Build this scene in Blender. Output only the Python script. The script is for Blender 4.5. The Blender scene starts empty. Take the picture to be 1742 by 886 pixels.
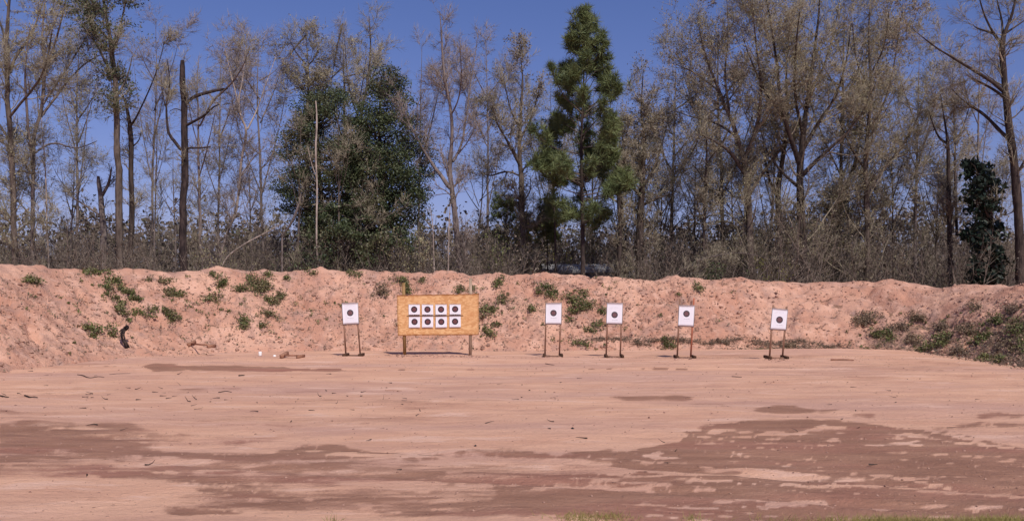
import bpy, math, random
import numpy as np
from math import radians as R

random.seed(7)
rng = np.random.default_rng(7)
SC = bpy.context.scene
COL = SC.collection

# ------------------------------------------------------------------ camera, sky, sun, exposure
F, CX, HY, H = 1509.0, 871.0, 514.0, 1.6          # focal length, centre column, horizon row (photo pixels), eye height
cam_d = bpy.data.cameras.new('camera')
cam = bpy.data.objects.new('camera', cam_d)
COL.objects.link(cam)
cam.location = (0, 0, H)
cam.rotation_euler = (R(90), 0, 0)
cam_d.sensor_width = 36
cam_d.lens = 36 * F / 1742
cam_d.shift_y = (HY - 443) / 1742
cam_d.clip_start = .1
cam_d.clip_end = 3000
SC.camera = cam

SUN_EL, SUN_AZ = 48.0, 25.0                       # azimuth: degrees to the right of straight behind the camera
world = bpy.data.worlds.new('World')
SC.world = world
world.use_nodes = True
wn, wl = world.node_tree.nodes, world.node_tree.links
wn.clear()
sky = wn.new('ShaderNodeTexSky')
sky.sky_type = 'NISHITA'
sky.sun_disc = False
sky.sun_elevation = R(SUN_EL)
sky.sun_rotation = R(180 - SUN_AZ)
sky.air_density = 1.0
sky.dust_density = 0.6
sky.ozone_density = 3.0
tint = wn.new('ShaderNodeMix'); tint.data_type = 'RGBA'; tint.blend_type = 'MULTIPLY'
tint.inputs[0].default_value = 1.0
tc_ = wn.new('ShaderNodeTexCoord'); sx_ = wn.new('ShaderNodeSeparateXYZ'); mr_ = wn.new('ShaderNodeMapRange'); tt_ = wn.new('ShaderNodeMix'); tt_.data_type = 'RGBA'
mr_.inputs['From Min'].default_value = 0.0; mr_.inputs['From Max'].default_value = 0.32
tt_.inputs[6].default_value = (1.26, 1.03, 1.47, 1)      # lilac towards the horizon
tt_.inputs[7].default_value = (1.06, 1.04, 1.56, 1)      # clear blue above
wl.new(tc_.outputs['Generated'], sx_.inputs[0]); wl.new(sx_.outputs[2], mr_.inputs['Value']); wl.new(mr_.outputs[0], tt_.inputs[0]); wl.new(tt_.outputs[2], tint.inputs[7])
bg = wn.new('ShaderNodeBackground')
bg.inputs['Strength'].default_value = 0.06
out = wn.new('ShaderNodeOutputWorld')
wl.new(sky.outputs[0], tint.inputs[6]); wl.new(tint.outputs[2], bg.inputs['Color']); wl.new(bg.outputs[0], out.inputs['Surface'])

sun_d = bpy.data.lights.new('sun', 'SUN')
sun = bpy.data.objects.new('sun', sun_d)
COL.objects.link(sun)
sun_d.energy = 4.0
sun_d.angle = R(0.5)
sun_d.color = (1.0, 0.93, 0.84)
sun.rotation_euler = (R(90 - SUN_EL), 0, R(SUN_AZ))
sun.location = (10, -20, 30)

SC.view_settings.view_transform = 'Standard'
SC.view_settings.look = 'None'
SC.view_settings.exposure = 0.0
SC.view_settings.gamma = 1.0
SC.cycles.max_bounces = 6
SC.cycles.diffuse_bounces = 3

# ------------------------------------------------------------------ helpers
def at(px, py, Y):
    return np.array([(px - CX) / F * Y, Y, H + (HY - py) / F * Y])
def gnd(px, py, z=0.0):
    Y = F * (H - z) / (py - HY)
    return np.array([(px - CX) / F * Y, Y, z])
def proj(P):
    return CX + P[..., 0] / P[..., 1] * F, HY - (P[..., 2] - H) / P[..., 1] * F
def sm(a, b, x):
    t = np.clip((x - a) / (b - a), 0, 1)
    return t * t * (3 - 2 * t)
def norm(v):
    return v / np.maximum(np.linalg.norm(v, axis=-1, keepdims=True), 1e-9)
def _hash(i, j, k, s):
    n = (i * 374761393 + j * 668265263 + k * 2147483647 + s * 974634777) & 0xffffffff
    n = ((n ^ (n >> 13)) * 1274126177) & 0xffffffff
    n = n ^ (n >> 16)
    return (n & 0xffff) / 32767.5 - 1.0
def noise(p, s=0):
    p = np.asarray(p, float)
    i = np.floor(p).astype(np.int64); f = p - i; f = f * f * (3 - 2 * f)
    r = 0
    for dx in (0, 1):
        wx = f[..., 0] if dx else 1 - f[..., 0]
        for dy in (0, 1):
            wy = f[..., 1] if dy else 1 - f[..., 1]
            for dz in (0, 1):
                wz = f[..., 2] if dz else 1 - f[..., 2]
                r = r + wx * wy * wz * _hash(i[..., 0] + dx, i[..., 1] + dy, i[..., 2] + dz, s)
    return r
def fbm(x, y, z=0.0, o=4, s=0, g=.5):
    x, y = np.broadcast_arrays(np.asarray(x, float), np.asarray(y, float))
    p = np.stack([x, y, np.broadcast_to(np.asarray(z, float), x.shape)], -1)
    r, a, t = 0, 1, 0
    for k in range(o):
        r = r + a * noise(p * 2 ** k, s + k); t += a; a *= g
    return r / t

def tag(o, label=None, cat=None, group=None, kind=None):
    if label: o['label'] = label
    if cat: o['category'] = cat
    if group: o['group'] = group
    if kind: o['kind'] = kind
    return o
def thing(name, loc, label, cat, group=None, rotz=0):
    o = bpy.data.objects.new(name, None); COL.objects.link(o)
    o.location = tuple(loc); o.rotation_euler[2] = rotz; o.empty_display_size = .2
    return tag(o, label, cat, group)

class Geo:
    """collects vertices and faces; build() links them as ONE mesh object"""
    def __init__(s):
        s.v, s.q, s.t, s.qv, s.tv, s.n = [], [], [], [], [], 0
    def add(s, v, q=None, t=None, val=0.5):
        v = np.asarray(v, float).reshape(-1, 3)
        for F_, L, V, k in ((q, s.q, s.qv, 4), (t, s.t, s.tv, 3)):
            if F_ is not None and len(F_):
                F_ = np.asarray(F_, np.int64).reshape(-1, k)
                L.append(F_ + s.n)
                V.append(np.broadcast_to(np.asarray(val, float), (len(F_),)).copy())
        s.v.append(v); s.n += len(v)
    def box(s, c, d, rot=None):
        c = np.asarray(c, float); d = np.asarray(d, float) / 2
        k = np.array([[x, y, z] for x in (-1, 1) for y in (-1, 1) for z in (-1, 1)]) * d
        if rot is not None: k = k @ np.asarray(rot).T
        s.add(k + c, q=[[0, 1, 3, 2], [4, 6, 7, 5], [0, 4, 5, 1], [2, 3, 7, 6], [0, 2, 6, 4], [1, 5, 7, 3]])
    def beam(s, a, b, w, d, up=(0, 1, 0)):
        """a squared timber from a to b, w across, d deep along 'up', with slightly chamfered edges"""
        a, b = np.asarray(a, float), np.asarray(b, float)
        t = norm(b - a); u = np.asarray(up, float); u = norm(u - t * (u @ t)); x = np.cross(t, u)
        c = min(w, d) * .12
        ring = [(-w/2+c, -d/2), (w/2-c, -d/2), (w/2, -d/2+c), (w/2, d/2-c), (w/2-c, d/2), (-w/2+c, d/2), (-w/2, d/2-c), (-w/2, -d/2+c)]
        v = [p + x * i + u * j for p in (a, b) for i, j in ring]
        q = [[k, (k+1) % 8, 8+(k+1) % 8, 8+k] for k in range(8)]
        q += [[0, 7, 2, 1], [7, 6, 3, 2], [6, 5, 4, 3]]
        q += [[8+i for i in reversed(f)] for f in ([0, 7, 2, 1], [7, 6, 3, 2], [6, 5, 4, 3])]
        s.add(v, q=q)
    def tubes(s, P, Rr, n, val=0.5, cap=False):
        """P (B,K+1,3) centre lines, Rr (B,K+1) radii"""
        B, K1, _ = P.shape
        T = np.empty_like(P)
        T[:, 1:-1] = P[:, 2:] - P[:, :-2] if K1 > 2 else T[:, 1:-1]
        T[:, 0] = P[:, 1] - P[:, 0]; T[:, -1] = P[:, -1] - P[:, -2]
        T = norm(T)
        ref = np.where(np.abs(T[:, :1, 2:3]) < .8, np.array([[[0, 0, 1.]]]), np.array([[[1., 0.1, 0]]]))
        ref = np.broadcast_to(ref, P.shape)
        U = norm(np.cross(ref, T)); V = np.cross(T, U)
        a = np.arange(n) * 2 * math.pi / n
        X = P[:, :, None] + Rr[:, :, None, None] * (np.cos(a)[:, None] * U[:, :, None] + np.sin(a)[:, None] * V[:, :, None])
        k = np.arange(K1 - 1)[:, None]; j = np.arange(n)[None]
        f = np.stack([k*n + j, k*n + (j+1) % n, (k+1)*n + (j+1) % n, (k+1)*n + j], -1).reshape(-1, 4)
        Q = (f[None] + (np.arange(B) * K1 * n)[:, None, None]).reshape(-1, 4)
        vv = np.repeat(np.broadcast_to(np.asarray(val, float), (B,)), len(f))
        s.add(X, q=Q, val=vv)
        if cap:
            for b in range(B):
                c = X[b, -1]; s.add(np.vstack([c, c.mean(0)]), t=[[i, (i+1) % n, n] for i in range(n)])
    def spikes(s, A, B, r, val=0.5):
        """slim three-sided twigs from A to B, tapering to a point"""
        N = len(A); T = norm(B - A); U = norm(np.cross(T, rng.normal(size=(N, 3)))); V = np.cross(T, U)
        r = np.broadcast_to(r, (N,))[:, None]
        X = np.stack([A + r * (math.cos(k * 2.094) * U + math.sin(k * 2.094) * V) for k in range(3)] + [B], 1)
        f = np.array([[0, 1, 3], [1, 2, 3], [2, 0, 3]])
        s.add(X, t=(f[None] + (np.arange(N) * 4)[:, None, None]).reshape(-1, 3), val=np.repeat(np.broadcast_to(val, (N,)), 3))
    def leaves(s, P, size, val=0.5, flat=0.0, asp=.55):
        """leaf-shaped quads at P"""
        N = len(P)
        if not N: return
        a = norm(rng.normal(size=(N, 3)) * np.array([1, 1, 1 - flat * .8]))
        b = norm(np.cross(a, rng.normal(size=(N, 3))))
        sz = (np.broadcast_to(size, (N,)) * rng.uniform(.6, 1.35, N))[:, None]
        c = np.stack([P - a*sz*.5, P + b*sz*asp*.5, P + a*sz*.5, P - b*sz*asp*.5], 1)
        s.add(c, q=np.arange(N * 4).reshape(N, 4), val=val)
    def build(s, name, mat, parent=None, smooth=False, loc=None, **tags):
        V = np.concatenate(s.v)
        org = np.array(parent.location) if parent is not None else (np.asarray(loc, float) if loc is not None else np.zeros(3))
        q = np.concatenate(s.q) if s.q else np.zeros((0, 4), np.int64)
        t = np.concatenate(s.t) if s.t else np.zeros((0, 3), np.int64)
        me = bpy.data.meshes.new(name)
        me.vertices.add(len(V)); me.vertices.foreach_set('co', (V - org).astype(np.float32).ravel())
        nl = len(q) * 4 + len(t) * 3
        me.loops.add(nl); me.loops.foreach_set('vertex_index', np.concatenate([q.ravel(), t.ravel()]).astype(np.int32))
        me.polygons.add(len(q) + len(t))
        st = np.concatenate([np.arange(len(q)) * 4, len(q) * 4 + np.arange(len(t)) * 3]).astype(np.int32)
        me.polygons.foreach_set('loop_start', st)
        if smooth: me.polygons.foreach_set('use_smooth', np.ones(len(q) + len(t), bool))
        fv = np.concatenate(s.qv + s.tv) if (s.qv or s.tv) else np.zeros(0)
        A = me.attributes.new('v', 'FLOAT', 'FACE'); A.data.foreach_set('value', fv.astype(np.float32))
        me.update(calc_edges=True)
        me.materials.append(mat)
        o = bpy.data.objects.new(name, me); COL.objects.link(o)
        if parent is not None: o.parent = parent
        elif loc is not None: o.location = tuple(loc)
        return tag(o, **tags)

# ------------------------------------------------------------------ materials
def new_mat(name, rough=.9, spec=.2):
    m = bpy.data.materials.new(name); m.use_nodes = True
    nt = m.node_tree; b = nt.nodes['Principled BSDF']
    b.inputs['Roughness'].default_value = rough
    b.inputs['Specular IOR Level'].default_value = spec
    return m, nt, b
def nd(nt, typ, ins=None, **kw):
    n = nt.nodes.new(typ)
    for k, v in kw.items(): setattr(n, k, v)
    for k, v in (ins or {}).items():
        if hasattr(v, 'is_linked') or isinstance(v, bpy.types.NodeSocket): nt.links.new(v, n.inputs[k])
        else: n.inputs[k].default_value = v
    return n
def mth(nt, op, a, b=None, c=None, clamp=False):
    n = nt.nodes.new('ShaderNodeMath'); n.operation = op; n.use_clamp = clamp
    for i, v in enumerate((a, b, c)):
        if v is None: continue
        if isinstance(v, bpy.types.NodeSocket): nt.links.new(v, n.inputs[i])
        else: n.inputs[i].default_value = v
    return n.outputs[0]
def mixc(nt, f, a, b, mode='MIX'):
    n = nt.nodes.new('ShaderNodeMix'); n.data_type = 'RGBA'; n.blend_type = mode
    for i, v in ((0, f), (6, a), (7, b)):
        if isinstance(v, bpy.types.NodeSocket): nt.links.new(v, n.inputs[i])
        elif i == 0: n.inputs[0].default_value = v
        else: n.inputs[i].default_value = (*v, 1)
    return n.outputs[2]
def ntex(nt, vec, scale, detail=4, rough=.55, dist=0.0):
    n = nd(nt, 'ShaderNodeTexNoise', {'Scale': scale, 'Detail': detail, 'Roughness': rough, 'Distortion': dist})
    if vec is not None: nt.links.new(vec, n.inputs['Vector'])
    return n.outputs[0]
def rng_(nt, v, a, b, lo=0.0, hi=1.0):
    n = nd(nt, 'ShaderNodeMapRange', {'Value': v, 'From Min': a, 'From Max': b, 'To Min': lo, 'To Max': hi}, interpolation_type='SMOOTHSTEP')
    return n.outputs[0]
def coords(nt, kind='Object', scale=(1, 1, 1), rot=(0, 0, 0)):
    if kind == 'World':
        src = nt.nodes.new('ShaderNodeNewGeometry').outputs['Position']
    else:
        src = nt.nodes.new('ShaderNodeTexCoord').outputs[kind]
    return nd(nt, 'ShaderNodeMapping', {'Vector': src, 'Scale': scale, 'Rotation': rot}).outputs[0]
def bump(nt, b, h, strength=.5, dist=.02):
    n = nd(nt, 'ShaderNodeBump', {'Strength': strength, 'Distance': dist, 'Height': h})
    nt.links.new(n.outputs[0], b.inputs['Normal'])

def earth_material(name):
    m, nt, b = new_mat(name, .95, .1)
    w = coords(nt, 'World')
    ws = coords(nt, 'World', scale=(.45, 1.3, 1))
    dry = mixc(nt, rng_(nt, ntex(nt, ws, 1.1, 5, .6), .35, .65), (.64, .355, .242), (.76, .445, .300))
    dry = mixc(nt, rng_(nt, ntex(nt, ws, .32, 4, .6), .42, .68), dry, (.59, .345, .262))
    dry = mixc(nt, rng_(nt, ntex(nt, w, 9, 6, .7), .55, .8), dry, (.50, .28, .20))
    wet = mixc(nt, rng_(nt, ntex(nt, ws, 2.2, 5, .6), .35, .7), (.295, .152, .100), (.385, .200, .130))
    wet = mixc(nt, rng_(nt, ntex(nt, ws, .9, 3, .5), .45, .7), wet, (.36, .165, .115))
    a = nd(nt, 'ShaderNodeAttribute', attribute_name='wet').outputs['Fac']
    n1 = ntex(nt, coords(nt, 'World', scale=(.32, 2.0, 1)), 3.0, 6, .66, .2)
    n2 = ntex(nt, w, 30, 3, .6)
    s = mth(nt, 'ADD', a, mth(nt, 'MULTIPLY', mth(nt, 'SUBTRACT', n1, .5), 1.15))
    s = mth(nt, 'ADD', s, mth(nt, 'MULTIPLY', mth(nt, 'SUBTRACT', n2, .5), .45))
    s2 = mth(nt, 'SUBTRACT', ntex(nt, coords(nt, 'World', scale=(.42, 1.25, 1)), 1.5, 6, .66, .5), .5)
    s = mth(nt, 'ADD', s, mth(nt, 'MULTIPLY', s2, .4))
    f = mth(nt, 'MULTIPLY', rng_(nt, s, .22, .74), rng_(nt, ntex(nt, ws, 1.3, 5, .65), .25, .62, .74, 1.0))
    dry = mixc(nt, mth(nt, 'MULTIPLY', rng_(nt, s2, .0, .16), .42), dry, (.49, .275, .21))
    dry = mixc(nt, mth(nt, 'MULTIPLY', rng_(nt, s2, -.04, -.16), .7), dry, (.78, .50, .38))
    col = mixc(nt, f, dry, wet)
    # grit
    col = mixc(nt, rng_(nt, ntex(nt, w, 70, 2, .6), .62, .76), col, (.33, .20, .15))
    col = mixc(nt, mth(nt, 'MULTIPLY', rng_(nt, ntex(nt, w, 45, 2, .6), .62, .8), .5), col, (.70, .49, .39))
    nt.links.new(col, b.inputs['Base Color'])
    nt.links.new(rng_(nt, f, 0, 1, .95, .62), b.inputs['Roughness'])
    h = mth(nt, 'ADD', mth(nt, 'MULTIPLY', ntex(nt, w, 14, 7, .75), 1.6), mth(nt, 'MULTIPLY', ntex(nt, ws, 2.5, 4, .6), 2.0))
    bump(nt, b, h, .7, .035)
    return m

def berm_material():
    m, nt, b = new_mat('berm_clay', .95, .1)
    w = coords(nt, 'World')
    col = mixc(nt, rng_(nt, ntex(nt, w, .55, 5, .6), .36, .66), (.51, .265, .185), (.66, .385, .275))
    col = mixc(nt, rng_(nt, ntex(nt, w, 1.7, 6, .65), .46, .68), col, (.42, .245, .19))
    col = mixc(nt, mth(nt, 'MULTIPLY', rng_(nt, ntex(nt, w, .9, 4, .6, .4), .56, .74), .6), col, (.40, .27, .23))
    col = mixc(nt, rng_(nt, ntex(nt, w, 5.5, 6, .7), .57, .74), col, (.42, .225, .155))
    col = mixc(nt, mth(nt, 'MULTIPLY', rng_(nt, ntex(nt, w, 3.0, 4, .65, .8), .60, .68), .85), col, (.19, .11, .075))
    col = mixc(nt, mth(nt, 'MULTIPLY', rng_(nt, ntex(nt, w, 11, 3, .6, .3), .68, .78), .45), col, (.28, .16, .11))
    col = mixc(nt, mth(nt, 'MULTIPLY', rng_(nt, ntex(nt, w, 2.2, 5, .7, .4), .50, .66), .5), col, (.74, .455, .345))
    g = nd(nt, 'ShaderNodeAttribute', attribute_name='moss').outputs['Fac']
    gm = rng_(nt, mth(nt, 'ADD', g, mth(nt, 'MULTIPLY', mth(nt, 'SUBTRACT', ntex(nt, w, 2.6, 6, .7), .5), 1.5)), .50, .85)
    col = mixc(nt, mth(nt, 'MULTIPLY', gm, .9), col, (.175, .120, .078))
    nt.links.new(col, b.inputs['Base Color'])
    bump(nt, b, mth(nt, 'ADD', ntex(nt, w, 6, 8, .72), mth(nt, 'MULTIPLY', ntex(nt, w, 25, 3, .6), .4)), .9, .08)
    return m

def bark_material(name, c1, c2, scale=1.0):
    m, nt, b = new_mat(name, .95, .1)
    w = coords(nt, 'World', scale=(1, 1, .22))
    w2 = coords(nt, 'World')
    col = mixc(nt, rng_(nt, ntex(nt, w, 9 * scale, 5, .65), .36, .64), c1, c2)
    col = mixc(nt, mth(nt, 'MULTIPLY', rng_(nt, ntex(nt, w2, 1.1, 3, .6), .5, .72), .6), col, tuple(x * .55 for x in c1))
    v = nd(nt, 'ShaderNodeAttribute', attribute_name='v').outputs['Fac']
    br = rng_(nt, v, 0, 1, .7, 1.35)
    mm = nd(nt, 'ShaderNodeVectorMath', {0: col}, operation='SCALE'); nt.links.new(br, mm.inputs['Scale'])
    nt.links.new(mm.outputs[0], b.inputs['Base Color'])
    bump(nt, b, ntex(nt, w, 14 * scale, 5, .7), .8, .03)
    return m

def leaf_material(name, c1, c2, c3=None, rough=.6, trans=.0):
    m, nt, b = new_mat(name, rough, .3)
    v = nd(nt, 'ShaderNodeAttribute', attribute_name='v').outputs['Fac']
    col = mixc(nt, v, c1, c2)
    if c3: col = mixc(nt, rng_(nt, ntex(nt, coords(nt, 'World'), .7, 3, .6), .5, .7), col, c3)
    nt.links.new(col, b.inputs['Base Color'])
    return m

def wood_material(name, c1, c2, ax=(1, 1, .08)):
    m, nt, b = new_mat(name, .85, .2)
    w = coords(nt, 'Object', scale=ax)
    col = mixc(nt, rng_(nt, ntex(nt, w, 40, 4, .6), .35, .65), c1, c2)
    col = mixc(nt, mth(nt, 'MULTIPLY', rng_(nt, ntex(nt, coords(nt, 'Object'), 4, 3, .6), .5, .7), .6), col, tuple(x * .55 for x in c1))
    nt.links.new(col, b.inputs['Base Color'])
    bump(nt, b, ntex(nt, w, 50, 3, .6), .4, .004)
    return m

def osb_material():
    m, nt, b = new_mat('strand_board', .7, .3)
    tc = coords(nt, 'Object')
    tot = None
    for i, (rot, sc) in enumerate((((0, .35, 0), (11, 11, 26)), ((0, -.7, 0), (12, 12, 26)), ((0, 1.25, 0), (13, 13, 24)))):
        v = nd(nt, 'ShaderNodeTexVoronoi', {'Vector': coords(nt, 'Object', scale=sc, rot=rot), 'Scale': 1.0, 'Randomness': 1.0})
        c = nd(nt, 'ShaderNodeSeparateColor', {'Color': v.outputs['Color']}).outputs[0]
        tot = c if tot is None else mth(nt, 'ADD', tot, c)
    t = mth(nt, 'DIVIDE', tot, 3.0)
    col = mixc(nt, rng_(nt, t, .25, .75), (.56, .28, .115), (.74, .45, .22))
    col = mixc(nt, mth(nt, 'MULTIPLY', rng_(nt, ntex(nt, tc, 2.2, 4, .6), .45, .75), .5), col, (.62, .29, .12))
    nt.links.new(col, b.inputs['Base Color'])
    bump(nt, b, t, .4, .004)
    return m

def paper_material(name, rb, text=None, rings=True, edge=None):
    """white target sheet: the object's origin is the middle of the bullseye, x across, z up"""
    m, nt, b = new_mat(name, .8, .2)
    tc = nt.nodes.new('ShaderNodeTexCoord').outputs['Object']
    sp = nd(nt, 'ShaderNodeSeparateXYZ', {0: tc})
    x, z = sp.outputs[0], sp.outputs[2]
    r = mth(nt, 'SQRT', mth(nt, 'ADD', mth(nt, 'MULTIPLY', x, x), mth(nt, 'MULTIPLY', z, z)))
    col = mixc(nt, ntex(nt, coords(nt), 6, 3, .5), (.74, .72, .78), (.82, .79, .85))
    def band(v, a, bb, e=.0015):
        return mth(nt, 'MULTIPLY', rng_(nt, v, a - e, a + e), rng_(nt, v, bb + e, bb - e))
    if text:
        for (z0, z1, xw, st, wl) in text:
            f = mth(nt, 'MULTIPLY', band(z, z0, z1), rng_(nt, mth(nt, 'ABSOLUTE', x), xw + .003, xw - .003))
            n = nd(nt, 'ShaderNodeTexNoise', {'Vector': coords(nt, 'Object', scale=(1, 1, .001)), 'Scale': wl, 'Detail': 1.0}).outputs[0]
            f = mth(nt, 'MULTIPLY', f, mth(nt, 'MULTIPLY', rng_(nt, n, .38, .52), st))
            col = mixc(nt, f, col, (.05, .045, .06))
    black = mixc(nt, rng_(nt, r, rb * .62, rb * .72), (.145, .06, .065), (.024, .015, .022))
    if rings:
        for k in (.18, .40, .62, .82):
            black = mixc(nt, mth(nt, 'MULTIPLY', band(r, rb * k, rb * k + .003), .7), black, (.35, .3, .33))
    col = mixc(nt, rng_(nt, r, rb + .002, rb - .002), col, black)
    nt.links.new(col, b.inputs['Base Color'])
    return m

M = {}
M['earth'] = earth_material('sandy_clay')
M['berm'] = berm_material()
M['bark_dark'] = bark_material('dark_bark', (.035, .027, .025), (.085, .063, .054))
M['bark_brown'] = bark_material('brown_bark', (.072, .055, .046), (.148, .115, .097))
M['bark_grey'] = bark_material('grey_bark', (.125, .098, .090), (.235, .19, .175))
M['bark_pale'] = bark_material('pale_bark', (.27, .21, .18), (.46, .38, .33))
M['bark_char'] = bark_material('charred_bark', (.022, .017, .018), (.07, .05, .045))
M['twig'] = bark_material('twig_bark', (.19, .158, .118), (.34, .29, .215))
M['twig_pale'] = bark_material('pale_twig_bark', (.19, .15, .135), (.31, .25, .225))
M['thicket'] = bark_material('thicket_bark', (.120, .092, .076), (.27, .215, .18))
M['bud'] = leaf_material('olive_bud', (.17, .155, .080), (.34, .30, .17), (.24, .18, .12))
M['bud_red'] = leaf_material('rusty_bud', (.20, .135, .10), (.29, .215, .155), (.16, .145, .085))
M['brown_leaf'] = leaf_material('brown_leaf', (.13, .108, .082), (.27, .22, .165), (.12, .125, .065))
M['thicket_leaf'] = leaf_material('dead_thicket_leaf', (.085, .066, .05), (.20, .15, .115), (.085, .09, .042))
M['evergreen'] = leaf_material('evergreen_leaf', (.028, .044, .020), (.098, .118, .050), (.110, .100, .052), rough=.5)
M['magnolia'] = leaf_material('glossy_leaf', (.008, .017, .012), (.026, .042, .025), rough=.55)
M['needle'] = leaf_material('pine_needle', (.055, .080, .030), (.175, .205, .078), rough=.6)
M['yellow_green'] = leaf_material('yellow_green_leaf', (.10, .105, .02), (.24, .21, .045))
M['weed'] = leaf_material('weed_leaf', (.060, .078, .024), (.175, .180, .060), (.15, .12, .06), rough=.6)
M['dry_weed'] = leaf_material('dry_weed', (.12, .090, .055), (.26, .18, .115), (.16, .115, .07))
M['grass'] = leaf_material('grass_blade', (.22, .20, .05), (.45, .36, .13))
M['litter'] = leaf_material('litter', (.10, .07, .05), (.24, .17, .12))
M['clod'] = leaf_material('clay_clod', (.24, .135, .10), (.50, .30, .225), rough=.95)
M['lath'] = wood_material('weathered_lath', (.20, .105, .07), (.34, .20, .14))
M['lath_red'] = wood_material('reddish_lath', (.33, .10, .06), (.46, .17, .10))
M['block'] = wood_material('dark_timber', (.055, .028, .018), (.12, .065, .04), ax=(1, .1, 1))
M['post'] = wood_material('treated_post', (.20, .115, .045), (.33, .20, .09))
M['post_grey'] = wood_material('grey_post', (.27, .19, .13), (.42, .31, .23))
M['fallen'] = wood_material('fallen_timber', (.26, .125, .08), (.40, .21, .14), ax=(.1, 1, 1))
M['osb'] = osb_material()
M['card'] = wood_material('cardboard', (.24, .20, .19), (.34, .28, .27), ax=(1, 1, 1))
M['tin'] = wood_material('tin_roof', (.33, .33, .33), (.46, .45, .45), ax=(1, 1, 1))
M['siding'] = wood_material('grey_siding', (.30, .28, .31), (.42, .38, .41), ax=(1, 1, 1))
M['plastic'] = new_mat('white_plastic', .4, .5)[0]
M['plastic'].node_tree.nodes['Principled BSDF'].inputs['Base Color'].default_value = (.82, .80, .78, 1)
M['rubber'] = wood_material('black_rubber', (.02, .018, .02), (.06, .055, .06), ax=(1, 1, 1))
M['paper_big'] = paper_material('target_paper', .094, text=[(-.156, -.146, .10, .55, 60), (-.20, -.196, .15, .3, 40), (.19, .196, .14, .3, 35), (.215, .221, .12, .22, 50)])
M['paper_small'] = paper_material('small_target_paper', .094, rings=False)
M['paper_cap'] = paper_material('small_captioned_paper', .094, rings=False, text=[(-.176, -.152, .16, .85, 55)])

# ------------------------------------------------------------------ wet patches on the ground, as a stain map over the floor
PY0 = 590
IMG = np.zeros((310, 1742))
gy, gx = np.mgrid[PY0:PY0 + 310, 0:1742].astype(float)
wxn = fbm(gx / 60, gy / 14, 0, 4, 11) * 26
wyn = fbm(gx / 45, gy / 10, 5, 4, 12) * 5
def ell(cx, cy, rx, ry, v=1.0, ang=0.0, soft=.35):
    x, y = gx + wxn - cx, gy + wyn - cy
    a = R(ang); X = x * math.cos(a) + y * math.sin(a); Y = -x * math.sin(a) + y * math.cos(a)
    d = np.sqrt((X / rx) ** 2 + (Y / ry) ** 2)
    w = 1 - sm(1 - soft, 1 + soft, d)
    global IMG
    IMG = IMG * (1 - w) + v * w if v <= 0 else np.maximum(IMG, v * w)
def stroke(pts, hw, v=0.0, wob=3.0):
    global IMG
    pts = np.array(pts, float)
    yy = np.interp(gx[0], pts[:, 0], pts[:, 1]) + fbm(gx[0] / 55, 0, hw, 3, int(pts[0, 0]) % 97) * wob
    hh = hw * (.55 + .75 * (fbm(gx[0] / 40, 3, 0, 3, int(pts[0, 1]) % 89) + .5))
    hh = np.clip(hh, .1, 9) * sm(pts[0, 0] - 5, pts[0, 0] + 30, gx[0]) * sm(pts[-1, 0] + 5, pts[-1, 0] - 30, gx[0])
    w = 1 - sm(.6, 1.3, np.abs(gy - yy[None]) / np.maximum(hh[None], .05))
    IMG = IMG * (1 - w) + v * w if v <= 0 else np.maximum(IMG, v * w)
def poly_area(up, lo, v=1.0, soft=3):
    """between an upper and a lower boundary line"""
    global IMG
    up, lo = np.array(up, float), np.array(lo, float)
    X = gx + wxn * .6; Yy = gy + wyn
    a = np.interp(X, up[:, 0], up[:, 1]); c = np.interp(X, lo[:, 0], lo[:, 1])
    x0, x1 = max(up[0, 0], lo[0, 0]), min(up[-1, 0], lo[-1, 0])
    w = sm(a - soft, a + soft, Yy) * sm(c + soft, c - soft, Yy) * sm(x0 - 12, x0 + 12, X) * sm(x1 + 12, x1 - 12, X)
    IMG = np.maximum(IMG, v * w)
BIG = 1800
poly_area([(1040, 772), (1090, 762), (1160, 752), (1180, 726), (1260, 719), (1420, 716), (1500, 723), (1600, 735), (1690, 752), (BIG, 768)],
          [(1040, 800), (1100, 812), (1200, 850), (1300, 873), (1500, 885), (BIG, 900)], .98, 3)
poly_area([(830, 818), (900, 806), (1000, 803), (1200, 808), (BIG, 830)], [(830, 850), (900, 874), (1100, 896), (BIG, 920)], .88, 4)
poly_area([(470, 760), (560, 752), (640, 766), (800, 768), (960, 770), (1040, 766), (1090, 772)], [(470, 772), (560, 784), (700, 784), (800, 775), (960, 782), (1090, 792)], .80, 3)
poly_area([(480, 795), (600, 786), (760, 800), (850, 812), (900, 810)], [(480, 812), (600, 806), (760, 822), (850, 840), (900, 860)], .62, 4)
ell(640, 845, 170, 9, .62); ell(680, 866, 120, 9, .72); ell(800, 830, 120, 8, .55)
poly_area([(-60, 722), (60, 722), (110, 732), (180, 738), (230, 752), (300, 768), (330, 772)], [(-60, 782), (60, 782), (110, 780), (180, 776), (230, 775), (300, 776), (330, 776)], .78, 5)
ell(60, 770, 170, 14, .70); ell(150, 804, 130, 8, .55); ell(-10, 792, 120, 12, .6)
ell(190, 727, 55, 10, .62); ell(60, 703, 60, 4, .45); ell(0, 700, 40, 6, .6); ell(0, 728, 90, 5, .72, -6)
poly_area([(150, 775), (300, 764), (430, 766), (540, 770), (600, 776)], [(150, 790), (300, 776), (430, 790), (540, 800), (600, 800)], .74, 4)
ell(400, 795, 110, 9, .66, -3); ell(220, 808, 60, 6, .72); ell(400, 826, 120, 14, .72, 4); ell(520, 838, 90, 5, .55)
ell(350, 865, 75, 8, .72); ell(440, 858, 70, 5, .5); ell(570, 866, 40, 4, .5)
ell(120, 846, 60, 3, .42); ell(300, 740, 60, 4, .45); ell(370, 757, 60, 3, .45)
stroke([(240, 624), (330, 625), (420, 627), (500, 628)], 5.2, 1.15, 1.0); stroke([(400, 627), (600, 630)], 2.0, .8, 1)
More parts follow.
